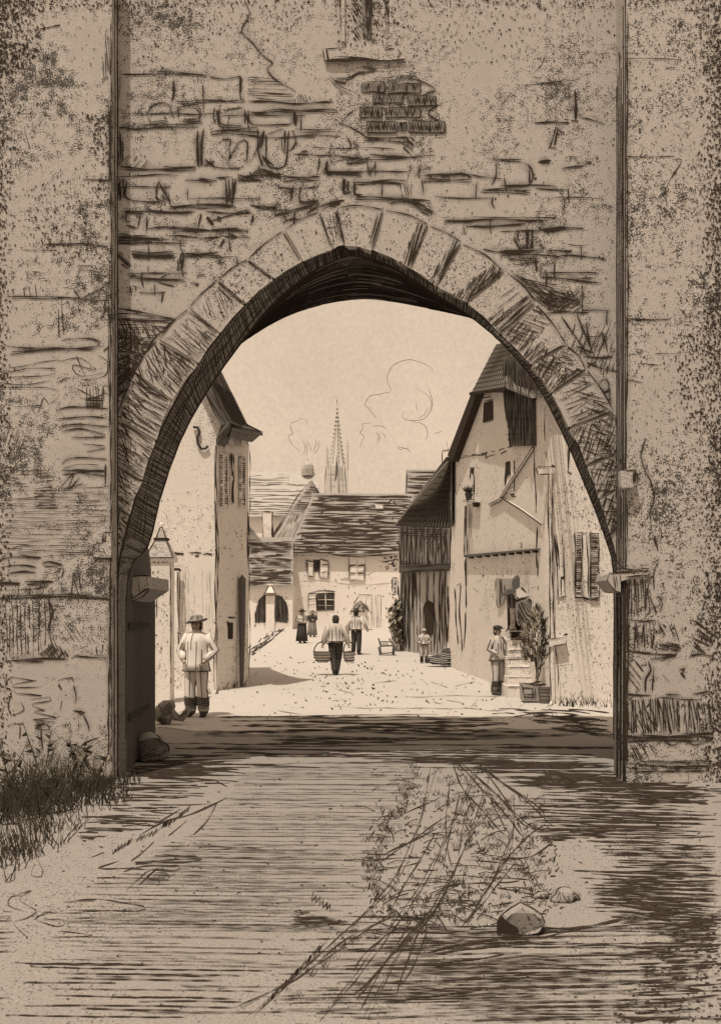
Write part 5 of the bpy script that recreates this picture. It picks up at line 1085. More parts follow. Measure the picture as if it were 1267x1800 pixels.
fshut([(487, 1455), (545, 1450), (545, 1575), (488, 1580)], '487,1455 487,1580|1.8;490,1495 540,1490|2;490,1535 540,1530|2;545,1450 545,1575|1.8;487,1455 545,1448|1.8')
m = MB(); m.box(P(600, 0, 77).x, P(603, 0, 77).x, 76, 76.5, 8, 8.1, 'old_tile'); 
m = MB(); sk = T(A2, [(955, 835), (1010, 838), (1012, 862), (962, 862)]); m.prism([RP(x, y, .1) for x, y in sk], RP.n * .1, 'old_tile_pale'); m.build('skylight', chs)

# gabled house in front-left, pale hip and peak
gh = thing('gabled_house', 'house with peaked gable roof and pale patched slope left of long house', 'house', tuple(zup(P(500, 0, 80), gz(80))))
m = MB(); Yg = 80.0; pl = front(Yg)
m.prism([P(440, 1100, Yg), P(552, 1100, Yg), P(562, 870, Yg), P(548, 846, Yg), P(472, 952, Yg), P(440, 952, Yg)], (0, 8, 0), 'far_plaster'); m.build('wall', gh)
m = MB()
m.prism([P(548, 843, Yg - .6), P(562, 868, Yg - .6), P(550, 875, Yg - .6), P(546, 862, Yg - .6)], (0, 9, 0), 'old_tile')
q = [(546, 846), (553, 872), (515, 955), (470, 955)]
m.prism([P(x, y, Yg - .4 - (y - 846) * .012) for x, y in q], (0, .3, .1), 'old_tile_pale'); 
HP = Plane(P(546, 846, Yg - .4), (P(515, 955, Yg - .4 - 109 * .012) - P(546, 846, Yg - .4)).cross(P(470, 955, Yg - .4 - 109 * .012) - P(546, 846, Yg - .4)))
m.hatch(HP, T(A2, [(510, 680), (560, 770), (430, 908), (340, 905)]), 1, 3, 1.7, br=.4, off=.08); m.hatch(HP, T(A2, [(430, 910), (345, 905), (210, 1090), (370, 1090)]), -58, 6, 1.2, br=.3, off=.08)
m.strokes(HP, '505,665 400,800 230,1060|2;510,665 540,720 570,760|2;470,880 420,990 370,1090|1.6;560,775 490,830 440,900|1.8', A2, off=.09)
m.build('roof', gh)
m = MB(); cy = 76.3; m.box(P(461.5, 0, cy).x, P(479, 0, cy).x, cy, cy + .8, P(0, 962, cy).z, P(0, 899, cy).z, 'far_plaster'); m.stroke(front(cy), [(480, 900), (479, 950)], 4); m.stroke(front(cy), [(461.5, 900), (461.5, 950)], 1.4); m.stroke(front(cy), [(461, 899), (480, 899)], 2); m.build('chimney', gh)
# low house with arched cellar doors
Yw = 72.0; WF = front(Yw); lw = thing('low_house', 'low house with dark roof above two arched cellar openings', 'house', tuple(zup(P(470, 0, Yw), gz(Yw))))
m = MB(); m.box(P(400, 0, Yw).x, P(514, 0, Yw).x, Yw, Yw + 3, gz(Yw) - .2, P(0, 1028, Yw).z, 'far_plaster'); m.flecks(WF, [(440, 1030), (510, 1030), (510, 1100), (440, 1100)], 30, 1.5, 2); m.build('wall', lw)
m = MB(); e0, e1, r1, r0 = P(400, 1030, Yw - .4), P(515, 1028, Yw - .4), P(515, 950, Yw + 2.8), P(400, 950, Yw + 2.8)
quadroof(m, e0, e1, r1, r0, 'old_tile'); LP = Plane(e0, (r0 - e0).cross(e1 - e0)); m.hatch(LP, [(437, 953), (513, 953), (513, 1027), (437, 1029)], .3, 3.4, 1.9, br=.3, wob=.6, off=.05); m.hatch(LP, [(437, 953), (513, 953), (513, 1027), (437, 1029)], 2, 6, 1.6, br=.8, wob=.6, off=.06, drop=.2)
m.prism([P(400, 952, Yw + 2.5), P(437, 922, Yw + 2.5), P(463, 955, Yw + 2.5)], (0, .4, 0), 'old_tile'); m.hatch(_o(front(Yw + 2.5), .05), [(430, 928), (440, 926), (462, 954), (430, 954)], 1, 3.4, 1.8); m.build('roof', lw)
for q in ([(112, 1660), (118, 1590), (140, 1500), (180, 1465), (188, 1465), (188, 1655)], [(250, 1650), (252, 1462), (300, 1475), (335, 1520), (345, 1580), (340, 1660)]):
    m = MB(); q = T(A2, q); m.prism([WF(x, y, .02) for x, y in q], (0, .015, 0), 'mid_ink'); m.hatch(_o(WF, .05), q, 88, 3.2, 1.9, br=.2); m.strokes(_o(WF, .06), ' '.join('%f,%f' % p for p in q[:]), w=1.8); m.build('arched_door', lw)
ypl = 66.0; gp2 = thing('gate_pillar', 'slim pale gate pillar between two arched cellar openings', 'pillar', tuple(zup(P(475, 0, ypl), gz(ypl))))
m = MB(); xa_, xb_ = P(467.5, 0, ypl).x, P(482.5, 0, ypl).x; zt_ = P(0, 1046, ypl).z; m.box(xa_, xb_, ypl, ypl + .5, gz(ypl), zt_, 'far_plaster'); pl = front(ypl); m.strokes(pl, '188,1470 184,1560 180,1660 186,1700|2;252,1470 254,1560 255,1660 250,1690|2', A2); m.build('shaft', gp2)
m = MB(); xc, yc = (xa_ + xb_) / 2, ypl + .25; pyr(m, xc, yc, zt_, zt_ + .12, .42, .42, 'far_plaster'); pyr(m, xc, yc, zt_ + .12, zt_ + .62, .34, .09, 'far_plaster'); pyr(m, xc, yc, zt_ + .62, zt_ + .72, .16, .16, 'far_plaster')
for sx in (-1, 1): m.tube([Vector((xc + sx * .34, yc - .35, zt_ + .12)), Vector((xc + sx * .09, yc - .1, zt_ + .62))], .03, 'ink', 5)
m.tube([Vector((xc - .43, yc - .44, zt_)), Vector((xc + .43, yc - .44, zt_))], .035, 'ink', 5); m.tube([Vector((xc - .43, yc - .44, zt_ + .12)), Vector((xc + .43, yc - .44, zt_ + .12))], .025, 'ink', 5); m.build('cap', gp2)
# big pale roof behind with cupola
Yq = 100.0; bh = thing('great_roofed_house', 'large hazy roofed house with little cupola behind left rooftops', 'house', tuple(zup(P(490, 0, Yq), gz(Yq))))
m = MB(); m.prism([P(380, 1090, Yq), P(566, 1090, Yq), P(566, 905, Yq), P(380, 905, Yq)], (0, 8, 0), 'far_plaster'); m.build('wall', bh)
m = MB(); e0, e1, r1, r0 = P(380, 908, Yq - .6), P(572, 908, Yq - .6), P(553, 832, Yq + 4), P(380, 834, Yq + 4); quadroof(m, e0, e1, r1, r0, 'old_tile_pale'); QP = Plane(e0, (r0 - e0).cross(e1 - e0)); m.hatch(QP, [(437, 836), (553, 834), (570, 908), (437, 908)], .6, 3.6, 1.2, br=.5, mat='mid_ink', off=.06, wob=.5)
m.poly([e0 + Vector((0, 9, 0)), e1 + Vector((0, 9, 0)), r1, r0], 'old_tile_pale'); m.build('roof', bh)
m = MB(); q = P(541, 831, Yq + 3.8); rr = 11 / F * (Yq + 3.8)
m.loft([(q.x, q.y, q.z - .3, rr * .95, rr * .95), (q.x, q.y, q.z + .35, rr, rr), (q.x, q.y, q.z + .75, rr * .85, rr * .85), (q.x, q.y, q.z + 1.0, rr * .4, rr * .4), (q.x, q.y, q.z + 1.15, .06, .06), (q.x, q.y, q.z + 1.5, .03, .03)], 'old_tile_pale', 14); m.hatch(front(Yq + 3.1), [(531, 814), (551, 814), (551, 831), (531, 831)], 88, 4, 1, mat='mid_ink', br=.2); m.build('cupola', bh)
# dark block behind the long house
m = MB(); Yd = 84.0; db = thing('dark_roofed_house', 'dark flat-topped roof block rising between long house and barn', 'house', tuple(zup(P(750, 0, Yd), gz(Yd))))
m.prism([P(713, 1090, Yd), P(800, 1090, Yd), P(800, 885, Yd), P(713, 885, Yd)], (0, 6, 0), 'far_plaster'); m.build('wall', db)
m = MB(); e0, e1, r1, r0 = P(711, 886, Yd - .3), P(802, 886, Yd - .3), P(802, 830, Yd + 2.5), P(714, 830, Yd + 2.5); quadroof(m, e0, e1, r1, r0, 'old_tile'); DP = Plane(e0, (r0 - e0).cross(e1 - e0)); m.hatch(DP, [(714, 832), (790, 832), (790, 884), (713, 884)], .4, 3.6, 1.8, br=.3, off=.06, wob=.8); m.stroke(DP, [(714, 831), (795, 831)], 2.2, off=.07); m.stroke(DP, [(714.5, 831), (714, 884)], 2, off=.07); m.build('roof', db)
m = MB(); cy = 80.0; m.box(P(777, 0, cy).x, P(789, 0, cy).x, cy, cy + .6, P(0, 845, cy).z, P(0, 791, cy).z, 'far_plaster'); m.strokes(front(cy), '777,793 778,815|1.6;777,792 789,790|1.6;784,775 787,792|1.2', w=1.4); m.build('chimney', db)

# church far beyond the roofs
Ys = 170.0; SP = front(Ys); cc = P(592, 0, Ys); zb = gz(Ys); sc = Ys / F
cht = thing('church', 'distant pale church tower with openwork spire above the roofs', 'church', tuple(zup(cc, zb)))
m = MB(); yc = Ys + 21 * sc
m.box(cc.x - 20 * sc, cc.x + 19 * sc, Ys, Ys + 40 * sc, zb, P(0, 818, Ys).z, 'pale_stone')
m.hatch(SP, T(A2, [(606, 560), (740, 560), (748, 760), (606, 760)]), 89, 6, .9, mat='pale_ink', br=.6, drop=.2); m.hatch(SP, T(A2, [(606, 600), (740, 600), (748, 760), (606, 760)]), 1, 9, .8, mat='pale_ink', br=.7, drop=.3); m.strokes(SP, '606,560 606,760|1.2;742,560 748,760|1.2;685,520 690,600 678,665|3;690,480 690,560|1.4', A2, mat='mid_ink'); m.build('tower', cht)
m = MB(); z0 = P(0, 818, Ys).z; n = 8
prof = [(818, 15), (795, 10.5), (770, 6.5), (745, 3.6), (722, 1.6), (704, .5)]
m.loft([(cc.x, yc, P(0, y, Ys).z, r * sc, r * sc) for y, r in prof], 'pale_stone', 8)
q = random.Random(5)
for j in range(8):
    for i in range(15):
        t = i / 15; y = 818 - t * 110; r = max(.4, 15.5 * (1 - t) ** 1.15) * sc; a_ = j * PI / 4 + .2
        m.blob((cc.x + r * math.cos(a_), yc + r * math.sin(a_), P(0, y, Ys).z), (.11, .11, .13), 'ink', i, .1, 6, 4)
m.tube([Vector((cc.x, yc, P(0, 707, Ys).z)), Vector((cc.x, yc, P(0, 698, Ys).z))], .06, 'mid_ink', 5)
m.build('spire', cht)
for sx, sy in ((-1, -1), (1, -1), (1, 1), (-1, 1)):
    m = MB(); x = cc.x + sx * 18 * sc; y = yc + sy * 18 * sc
    hh = 768 if sx > 0 else 782
    m.loft([(x, y, z0 - .3, 2.3 * sc, 2.3 * sc), (x, y, P(0, 800, Ys).z, 2 * sc, 2 * sc), (x, y, P(0, hh, Ys).z, .2 * sc, .2 * sc)], 'pale_stone', 6)
    for i in range(9): m.blob((x + R.uniform(-1.6, 1.6) * sc, y - 2 * sc * sy * (-sy), P(0, 815 - i * (815 - hh) / 9, Ys).z), (.11, .11, .13), 'ink', i, .1, 6, 4)
    m.build('pinnacle', cht)

# smoke and cloud curls: thin wreaths of vapour
def wisps(name, label, cat, Yw, text, tr, w=.055, mat='mid_ink', group=None):
    m = MB(); pl = front(Yw)
    for line in text.split(';'):
        pts = T(tr, [tuple(float(v) for v in a_.split(',')) for a_ in line.split()])
        dn = []
        for i in range(len(pts) - 1):
            p0, p1, p2, p3 = [Vector(pts[max(0, min(len(pts) - 1, i + k))]) for k in (-1, 0, 1, 2)]
            for k in range(6):
                t = k / 6; dn.append(.5 * ((2 * p1) + (p2 - p0) * t + (2 * p0 - 5 * p1 + 4 * p2 - p3) * t * t + (3 * p1 - p0 - 3 * p2 + p3) * t ** 3))
        dn.append(Vector(pts[-1])); n = len(dn)
        m.tube([pl(p.x, p.y) + Vector((0, .4 * math.sin(i * .5), 0)) for i, p in enumerate(dn)], [w * (Yw / 170) * (.25 + .6 * math.sin(PI * i / (n - 1))) for i in range(n)], mat, 5)
    m.build(name, label=label, cat=cat, loc=tuple(pl(*T(tr, [tuple(float(v) for v in text.split(';')[0].split()[0].split(','))])[0])), group='vapour curls in the sky')
wisps('smoke_wreath', 'small curling smoke wreath over cupola left of the spire', 'smoke', 120, '480,265 475,240 430,228 390,245 362,270 370,310 380,330 350,340 360,380 380,410 420,450 425,475;450,375 465,430 455,480;470,380 480,430 478,488;485,380 500,420 510,460;535,365 545,400 520,465;560,375 555,440 520,480', A2)
wisps('cloud_curl', 'tall looping cloud outline high on right of the spire', 'cloud', 300, '0,325 20,310 0,255 30,185 110,155 170,165 230,195;1070,0 1070,0 1070,0' if False else '0,325 20,310 0,255 30,185 110,155 170,165 230,200 230,215;150,300 210,340 230,400 190,460 120,470 80,450 90,420;120,470 190,490 210,540 200,570;215,400 190,440 160,460;150,380 155,420;215,300 235,370 225,420;55,600 80,610 110,620 125,635;290,520 240,540', A4)
wisps('cloud_curl', 'jagged left edge of cloud beside the spire', 'cloud', 300, '1065,0 1060,35 1000,50 930,60 895,100 888,130 930,155;890,130 935,180 965,225;925,250 905,260 870,260 868,300 850,320 880,350 860,390 850,435;960,320 980,350 970,400;975,310 990,350 985,395;1000,320 1025,345 1030,360;935,275 1000,275 1040,300', A2)
wisps('cloud_curl', 'tiny hooked cloud wisp low between spire and tall cloud', 'cloud', 300, '1115,415 1130,440 1190,430', A2)

# ================================================================== SQUARE: small things
yb_ = 70.0; hut = thing('well_hut', 'little gabled hut standing before the long house', 'hut', tuple(zup(P(632, 0, yb_), gz(yb_))))
pl = front(yb_); m = MB(); m.prism([pl(x, y) for x, y in T(A2, [(800, 1600), (850, 1520), (905, 1570), (905, 1720), (800, 1720)])], (0, 1.6, 0), 'far_plaster'); m.hatch(pl, T(A2, [(850, 1610), (905, 1605), (905, 1700), (850, 1700)]), 89, 3.6, 1, mat='pale_ink'); m.strokes(pl, '840,1585 845,1550 855,1535|2;868,1550 875,1565 870,1585|4', A2); m.build('wall', hut)
m = MB(); m.prism([pl(x, y, .3) for x, y in T(A2, [(775, 1598), (845, 1505), (905, 1545), (918, 1580), (912, 1584), (850, 1524), (785, 1606)])], (0, 2.2, 0), 'old_tile_pale'); m.strokes(_o(pl, .31), '775,1598 810,1555 850,1512|2;860,1510 900,1545 918,1580|2;840,1500 910,1575|1.8;800,1545 830,1480 850,1470|1.6', A2); m.build('roof', hut)
# ivy against the barn
m = MB(); q = random.Random(12); Yv = 42.0
for i in range(330):
    t = q.random(); y = 1055 + 75 * t; w = 5 + 16 * math.sin(PI * min(1, t * 1.05)) ** .7
    x = 704 - abs(q.gauss(0, .5)) * w
    m.leaf(P(x, y, Yv - q.uniform(0, .9)), q.uniform(.18, .4), 'foliage' if q.random() < .3 else 'foliage_pale', q)
for i in range(5): m.tube([P(700 - i * 2, 1143, Yv - .3), P(698 - i * 3, 1100, Yv - .4), P(700 - i * 1.5, 1062, Yv - .2)], .025, 'foliage', 4)
m.build('ivy_bush', label='ragged ivy bush climbing beside the boarded barn', cat='bush', loc=tuple(gpt(695, 1143)))
# chair
c = gpt(680, 1152); s_ = c.y / F; chair = thing('wooden_chair', 'rough wooden chair standing on the square before the barn', 'chair', tuple(c))
def pc(x, y, d=0): return P(x, y, c.y + d)
m = MB(); m.prism([pc(668, 1137, -.25), pc(694, 1136, -.25), pc(693, 1136, .3), pc(669, 1137, .3)], (0, 0, .06), 'grey_wood'); m.tube([pc(668, 1136, -.26), pc(694, 1135, -.26)], .022, 'ink', 5); m.tube([pc(668, 1149, -.25), pc(692, 1147, -.25)], .02, 'ink', 5); m.build('seat', chair)
for (x0, x1, d) in ((665, 668, -.25), (694, 692, -.25), (668, 670, .3), (691, 690, .3)):
    m = MB(); p = pc(x1, 1152, d); p.z = gz(c.y); m.tube([pc(x0, 1137, d), p], .028, 'dark_wood', 6); m.build('leg', chair)
m = MB()
for x0, x1 in ((669, 662), (692, 680)): m.tube([pc(x0, 1137, .28), pc(x0 - (4 if x0 < 680 else 8), 1122, .34)], .028, 'dark_wood', 6)
for i in range(4): m.tube([pc(671 + i * 4, 1136, .28), pc(669 + i * 3.6, 1130, .3)], .02, 'dark_wood', 5)
m.tube([pc(666, 1128, .31), pc(687, 1128, .31)], .025, 'dark_wood', 5); m.build('backrest', chair)
# pile of sacks by the barn
c = gpt(786, 1172); 
for nm, x, y, r, sd, lb_ in (('sack', 776, 1160, (.46, .3, .17), 3, 'flat dark sack at front of the heap by the barn'), ('sack', 789, 1152, (.36, .3, .2), 6, 'dark slumped sack lying behind the flat one by the barn'), ('sack', 797, 1160, (.32, .3, .2), 8, 'rounded dark sack at right end of the heap by the barn')):
    p = P(x, y, c.y); p.z = max(p.z, gz(c.y) + r[2] * .8); m = MB(); m.blob(p, r, 'cloth_dark', sd, .16, 14, 9, flat=.8)
    for k in range(3): m.tube([p + Vector((r[0] * math.cos(t) * .95, -r[1] * 1.02 * abs(math.sin(t)) - .01, (k - 1) * .06 + .02 * math.sin(3 * t))) for t in [PI * j / 10 for j in range(11)]], .012, 'linen', 4)
    m.build(nm, label=lb_, cat='sack', loc=tuple(p), smooth=True, group='heaped sacks by the barn')
m = MB(); p = P(786, 1148, c.y + .5); m.prism([p + Vector(v) for v in ((-.22, 0, -.5), (.3, 0, -.5), (.34, 0, .02), (-.2, 0, .06))], (0, .5, 0), 'grey_wood'); pl = front(c.y + .5); m.hatch(pl, [(776, 1149), (803, 1150), (800, 1168), (777, 1168)], 88, 4, 2); m.stroke(pl, [(775, 1147), (805, 1149)], 2.4)
m.build('wooden_box', label='upright wooden box behind the sack heap by the barn', cat='box', loc=tuple(p))
# shrub in its tub, bucket beside
tb = gpt(936, 1236); Yt = tb.y
shr = thing('potted_shrub', 'slender leafy shrub growing from slatted tub at house corner', 'shrub', tuple(tb))
m = MB(); k = Yt / F
rw = 17 * k
def P_t(x, y, d=0): return P(x, y, Yt + d)
m.prism([P_t(919, 1232), P_t(946, 1233), P_t(950, 1203), P_t(917, 1201)], (0, .35, 0), 'grey_wood'); pl = front(Yt); m.hatch(pl, [(919, 1205), (936, 1206), (936, 1231), (920, 1230)], 2, 4.4, 1.8, br=.1); m.strokes(pl, '560,1440 650,1460 760,1440 800,1430|3;570,1450 720,1470 870,1460|3;680,1500 690,1650|2;720,1510 725,1680|2.6;700,1500 705,1650|2;555,1460 590,1640|2', A5, 2); m.build('tub', shr)
m = MB(); m.tube([P_t(943, 1205, .15), P_t(944, 1180, .15), P_t(945, 1150, .12), P_t(947, 1110, .1)], [.035, .03, .025, .015], 'grey_wood', 6); m.tube([P_t(945, 1178, .15), P_t(954, 1166, .12), P_t(965, 1156, .1)], [.02, .016, .01], 'dark_wood', 5)
m.tube([P_t(944, 1185, .15), P_t(938, 1150, .1), P_t(932, 1125, .05)], [.02, .016, .01], 'dark_wood', 5); m.tube([P_t(945, 1160, .15), P_t(952, 1130, .1), P_t(960, 1100, .05)], [.02, .016, .01], 'dark_wood', 5)
pl2 = front(Yt + .08); m.strokes(pl2, '715,1010 740,1250 742,1400|2;800,1060 780,1200 785,1280 750,1400|2', A5); m.build('stem', shr)
m = MB(); q = random.Random(4)
def crown(n):
    for i in range(n):
        t = q.random() ** .8; y = 1165 - 95 * t; half = 24 * math.sin(PI * min(1, .18 + .8 * t)) ** .8 * (1.0 - .25 * t); x = 944 + q.uniform(-1, 1) * half - 3 * (1 - t)
        if 940 < x < 947 and q.random() < .5: continue
        b = P_t(x, y, q.uniform(-.25, .25)); lean = (x - 944) / 24
        m.bladeleaf(b, b + Vector((lean * .1 + q.uniform(-.05, .05), q.uniform(-.06, .06), q.uniform(.08, .17))), q.uniform(.018, .045), 'foliage' if (q.random() < .45 or x > 950) else 'foliage_pale', bend=.15)
crown(420); m.build('foliage', shr)
m = MB(); bc = P_t(958, 1240, -.1); bc.z = 0
m.loft([(bc.x, bc.y, .01, .085, .085), (bc.x, bc.y, .08, .115, .115), (bc.x, bc.y, .30, .14, .14), (bc.x, bc.y, .33, .15, .15), (bc.x, bc.y, .31, .12, .12)], 'mid_wood', 16)
for z in (.08, .15, .22, .28): m.tube([Vector((bc.x + (.10 + z * .14) * math.cos(t), bc.y + (.10 + z * .14) * math.sin(t), z)) for t in [2 * PI * j / 20 for j in range(21)]], .008, 'ink', 4)
m.build('bucket', label='small hooped wooden bucket in front of slatted tub', cat='bucket', loc=tuple(bc))

# ================================================================== PEOPLE
def skin_body(name, joints, edges, radii, parent, extra=None):
    me = bpy.data.meshes.new(name + '_cage'); me.from_pydata([tuple(j) for j in joints], edges, [])
    o = bpy.data.objects.new(name + '_cage', me); COL.objects.link(o)
    o.modifiers.new('s', 'SKIN')
    for i, r in enumerate(radii):
        sv = me.skin_vertices[0].data[i]; sv.radius = (r, r); sv.use_root = (i == 0)
    o.modifiers.new('d', 'SUBSURF').levels = 1; o.modifiers['d'].render_levels = 1
    dg = bpy.context.evaluated_depsgraph_get(); ev = o.evaluated_get(dg); em = ev.to_mesh()
    vs = [v.co.copy() for v in em.vertices]; fs = [tuple(p.vertices) for p in em.polygons]; ev.to_mesh_clear()
    bpy.data.objects.remove(o); bpy.data.meshes.remove(me)
    return vs, fs
def person(label, base, H, yaw, pose='stand', hat='brim', top='linen', legs='cloth_mid', skirt=False, tophem=.52, ink=True, arms='pocket', hatmat='cloth_mid', shoes='leather', group='people in the square', inkr=.007, legtaper=1.0, tight=1.0, boots=0):
    """standing figure in unit height (1.75 m), front toward -y, then turned by yaw and set on base"""
    k = H / 1.75; root = thing('person', label, 'person', tuple(base), group)
    cy, sy = math.cos(yaw), math.sin(yaw); base = Vector(base)
    def tw(p): x, y, z = p; return base + Vector((x * cy - y * sy, x * sy + y * cy, z)) * k
    AR = {'pocket': (((-.165, .0, 1.415), (-.33, .06, 1.17), (-.20, -.09, .99)), ((.165, .0, 1.415), (.33, .06, 1.17), (.20, -.09, .99))),
          'walk': (((-.19, 0, 1.42), (-.36, .08, 1.2), (-.40, -.10, .98)), ((.19, 0, 1.42), (.33, .06, 1.16), (.36, -.06, .92))),
          'carry': (((-.19, 0, 1.42), (-.30, .02, 1.16), (-.36, -.06, .90)), ((.19, 0, 1.42), (.30, .02, 1.16), (.36, -.06, .90))),
          'reach': (((-.19, 0, 1.42), (-.25, .08, 1.16), (-.16, -.14, 1.02)), ((.19, 0, 1.42), (.30, -.16, 1.28), (.42, -.28, 1.42))),
          'folded': (((-.19, 0, 1.42), (-.27, .04, 1.16), (-.05, -.20, 1.12)), ((.19, 0, 1.42), (.27, .04, 1.16), (.05, -.20, 1.10)))}[arms]
    LG = {'stand': (((-.095, 0, .92), (-.11, -.02, .49), (-.115, .02, .08), (-.125, -.14, .035)), ((.095, 0, .92), (.115, -.02, .49), (.125, .02, .08), (.17, -.14, .035))),
          'walk': (((-.09, 0, .92), (-.07, -.10, .50), (-.035, .04, .10), (-.03, -.10, .05)), ((.09, 0, .92), (.07, -.04, .50), (.04, .20, .13), (.04, .08, .05)))}[pose]
    J, E, Rr = [], [], []
    def add(p, r, par=None):
        J.append(tw(p)); Rr.append(r * k)
        if par is not None: E.append((par, len(J) - 1))
        return len(J) - 1
    pel = add((0, 0, .95), .13); sp = add((0, 0, 1.15), .12, pel); chst = add((0, .01, 1.36), .14, sp); nk = add((0, .01, 1.50), .055, chst); hd = add((0, -.005, 1.60), .085, nk); ht = add((0, -.005, 1.70), .075, hd)
    for A in AR:
        a = add(A[0], .06, chst); a = add(A[1], .046, a); a = add(A[2], .032, a)
        dv = (Vector(A[2]) - Vector(A[1])).normalized() * .07; a = add(tuple(Vector(A[2]) + dv), .034, a)
    for Lg in LG:
        a = add(Lg[0], .095, pel); a = add(Lg[1], .062, a); a = add(Lg[2], .042, a); a = add(Lg[3], .035, a)
    vs, fs = skin_body('b', J, E, Rr, root)
    m = MB(); m.v = vs; m.f = fs; m.m = [m.mi('skin')] * len(fs)
    # nose, ears, eyes, mouth, fingers grown onto the same mesh
    m.tube([tw((0, -.085, 1.635)), tw((0, -.112, 1.60)), tw((0, -.088, 1.585))], [.010 * k, .017 * k, .010 * k], 'skin', 6)
    for sx in (-1, 1):
        m.tube([tw((sx * .088, 0, 1.64)), tw((sx * .094, .006, 1.61)), tw((sx * .084, 0, 1.575))], [.012 * k, .017 * k, .010 * k], 'skin', 5)
        m.tube([tw((sx * .05, -.082, 1.632)), tw((sx * .022, -.090, 1.628))], .008 * k, 'ink', 4)
        m.tube([tw((sx * .055, -.082, 1.648)), tw((sx * .02, -.090, 1.650))], .005 * k, 'ink', 4)
    m.tube([tw((-.026, -.086, 1.555)), tw((0, -.092, 1.552)), tw((.026, -.086, 1.555))], .006 * k, 'ink', 4)
    for si, A in enumerate(AR):
        w = Vector(A[2]); dv = (w - Vector(A[1])).normalized(); sd = dv.cross(Vector((0, 1, .1))).normalized(); up = sd.cross(dv); p0 = w + dv * .085
        for f in range(4):
            ln = (.055, .066, .062, .048)[f]; s0 = p0 + sd * (f - 1.5) * .017
            m.tube([tw(s0), tw(s0 + dv * ln * .55 - up * .01), tw(s0 + dv * ln * .85 - up * .03)], [.009 * k, .008 * k, .006 * k], 'skin', 5)
        th = w + dv * .04 + sd * (-.03 if si == 0 else .03); m.tube([tw(th), tw(th + dv * .035 + sd * (-.02 if si == 0 else .02)), tw(th + dv * .06 + sd * (-.02 if si == 0 else .02))], [.011 * k, .009 * k, .007 * k], 'skin', 5)
    m.build('body', root, smooth=True)
    inkk = inkr
    # garments
    def lo(mb, rings, mat, n=20, fold=0, nf=6):
        v0 = len(mb.v); mb.loft(rings, mat, n, fold, nf)
        for i in range(v0, len(mb.v)): mb.v[i] = tw(mb.v[i])
    def seam(mb, rings, th, fr=0, to=None, r=None, mat='ink', sw=0):
        R_ = rings[fr:to]; pts = []
        for i, (x, y, z, rx, ry) in enumerate(R_):
            t = th + sw * i; pts.append(tw((x + 1.02 * rx * math.cos(t), y + 1.02 * ry * math.sin(t), z)))
        if len(pts) > 1: mb.tube(pts, (r or inkk), mat, 4)
    m = MB(); hz = 1.75 * tophem
    g_ = tight
    rings = [(0, .01, 1.505, .075, .07), (0, .01, 1.475, .13, .09), (0, .01, 1.43, .19, .115), (0, .0, 1.32, .20 * g_, .14), (0, .0, 1.18, .20 * g_, .14), (0, 0, 1.05, .205 * g_, .15), (0, 0, (1.05 + hz) / 2, .225 * g_, .17), (0, 0, hz, .25 * g_, .19)]
    lo(m, rings, top, 24, .07, 7)
    if ink:
        for th in (0, PI): seam(m, rings, th, 2)
        for th, a0, a1 in ((-PI / 2 - .15, 1, 5), (-PI / 2 + .25, 3, 8), (-PI / 2 - .6, 3, 8), (-PI / 2 + .75, 4, 8), (-PI / 2 - .95, 4, 7), (PI / 2, 2, 7), (PI / 2 + .6, 3, 8), (PI / 2 - .5, 3, 7)): seam(m, rings, th, a0, a1, inkk * .8, sw=R.uniform(-.06, .06))
        hem = [tw((1.01 * .25 * g_ * math.cos(t), 1.01 * .19 * math.sin(t), hz)) for t in [2 * PI * j / 24 for j in range(25)]]; m.tube(hem, inkk, 'ink', 4)
    m.build('smock' if not skirt else 'bodice', root, smooth=True)
    for si, A in enumerate(AR):
        m = MB(); a, b, c = [Vector(v) for v in A]; c2 = b.lerp(c, .93); pts = [a + Vector((0, 0, .01)), a.lerp(b, .5), b, b.lerp(c2, .5), c2]
        m.tube([tw(p) for p in pts], [v * k for v in (.075, .074, .070, .066, .058)], top, 10)
        if ink:
            sx = -1 if si == 0 else 1
            m.tube([tw(p + Vector((sx * r, -.01, 0))) for p, r in zip(pts, (.085, .082, .074, .070, .06))], inkk, 'ink', 4)
            m.tube([tw(p + Vector((-sx * r, -.02, 0))) for p, r in zip(pts[2:], (.074, .070, .06))], inkk, 'ink', 4)
            m.tube([tw(p + Vector((0, -r, 0))) for p, r in zip(pts[1:4], (.08, .074, .07))], inkk * .7, 'ink', 4)
        m.build('sleeve', root, smooth=True)
    if skirt:
        m = MB(); rings = [(0, 0, 1.08, .16, .13), (0, 0, .95, .215, .18), (0, .01, .6, .26, .22), (0, .02, .12, .31, .27)]; lo(m, rings, legs, 28, .09, 9)
        if ink:
            for j in range(9): seam(m, rings, j * .7, 0, None, inkk * .8)
        m.build('skirt', root, smooth=True)
    else:
        for Lg in LG:
            m = MB(); a, b, c, d_ = [Vector(v) for v in Lg]; c2 = b.lerp(c, .92); pts = [a + Vector((0, 0, .03)), a.lerp(b, .5), b, b.lerp(c2, .6), c2]
            m.tube([tw(p) for p in pts], [v * k for v in (.125, .11, .09, .082 * legtaper, .075 * legtaper)], legs, 12)
            if ink:
                for sx in (-1, 1): m.tube([tw(p + Vector((sx * r, -.01, 0))) for p, r in zip(pts, (.125, .112, .092, .084 * legtaper, .077 * legtaper))], inkk, 'ink', 4)
                m.tube([tw(p + Vector((.02, -r - .004, 0))) for p, r in zip(pts, (.12, .11, .09, .082, .075))], inkk * .7, 'ink', 4)
            m.build('trouser_leg', root, smooth=True)
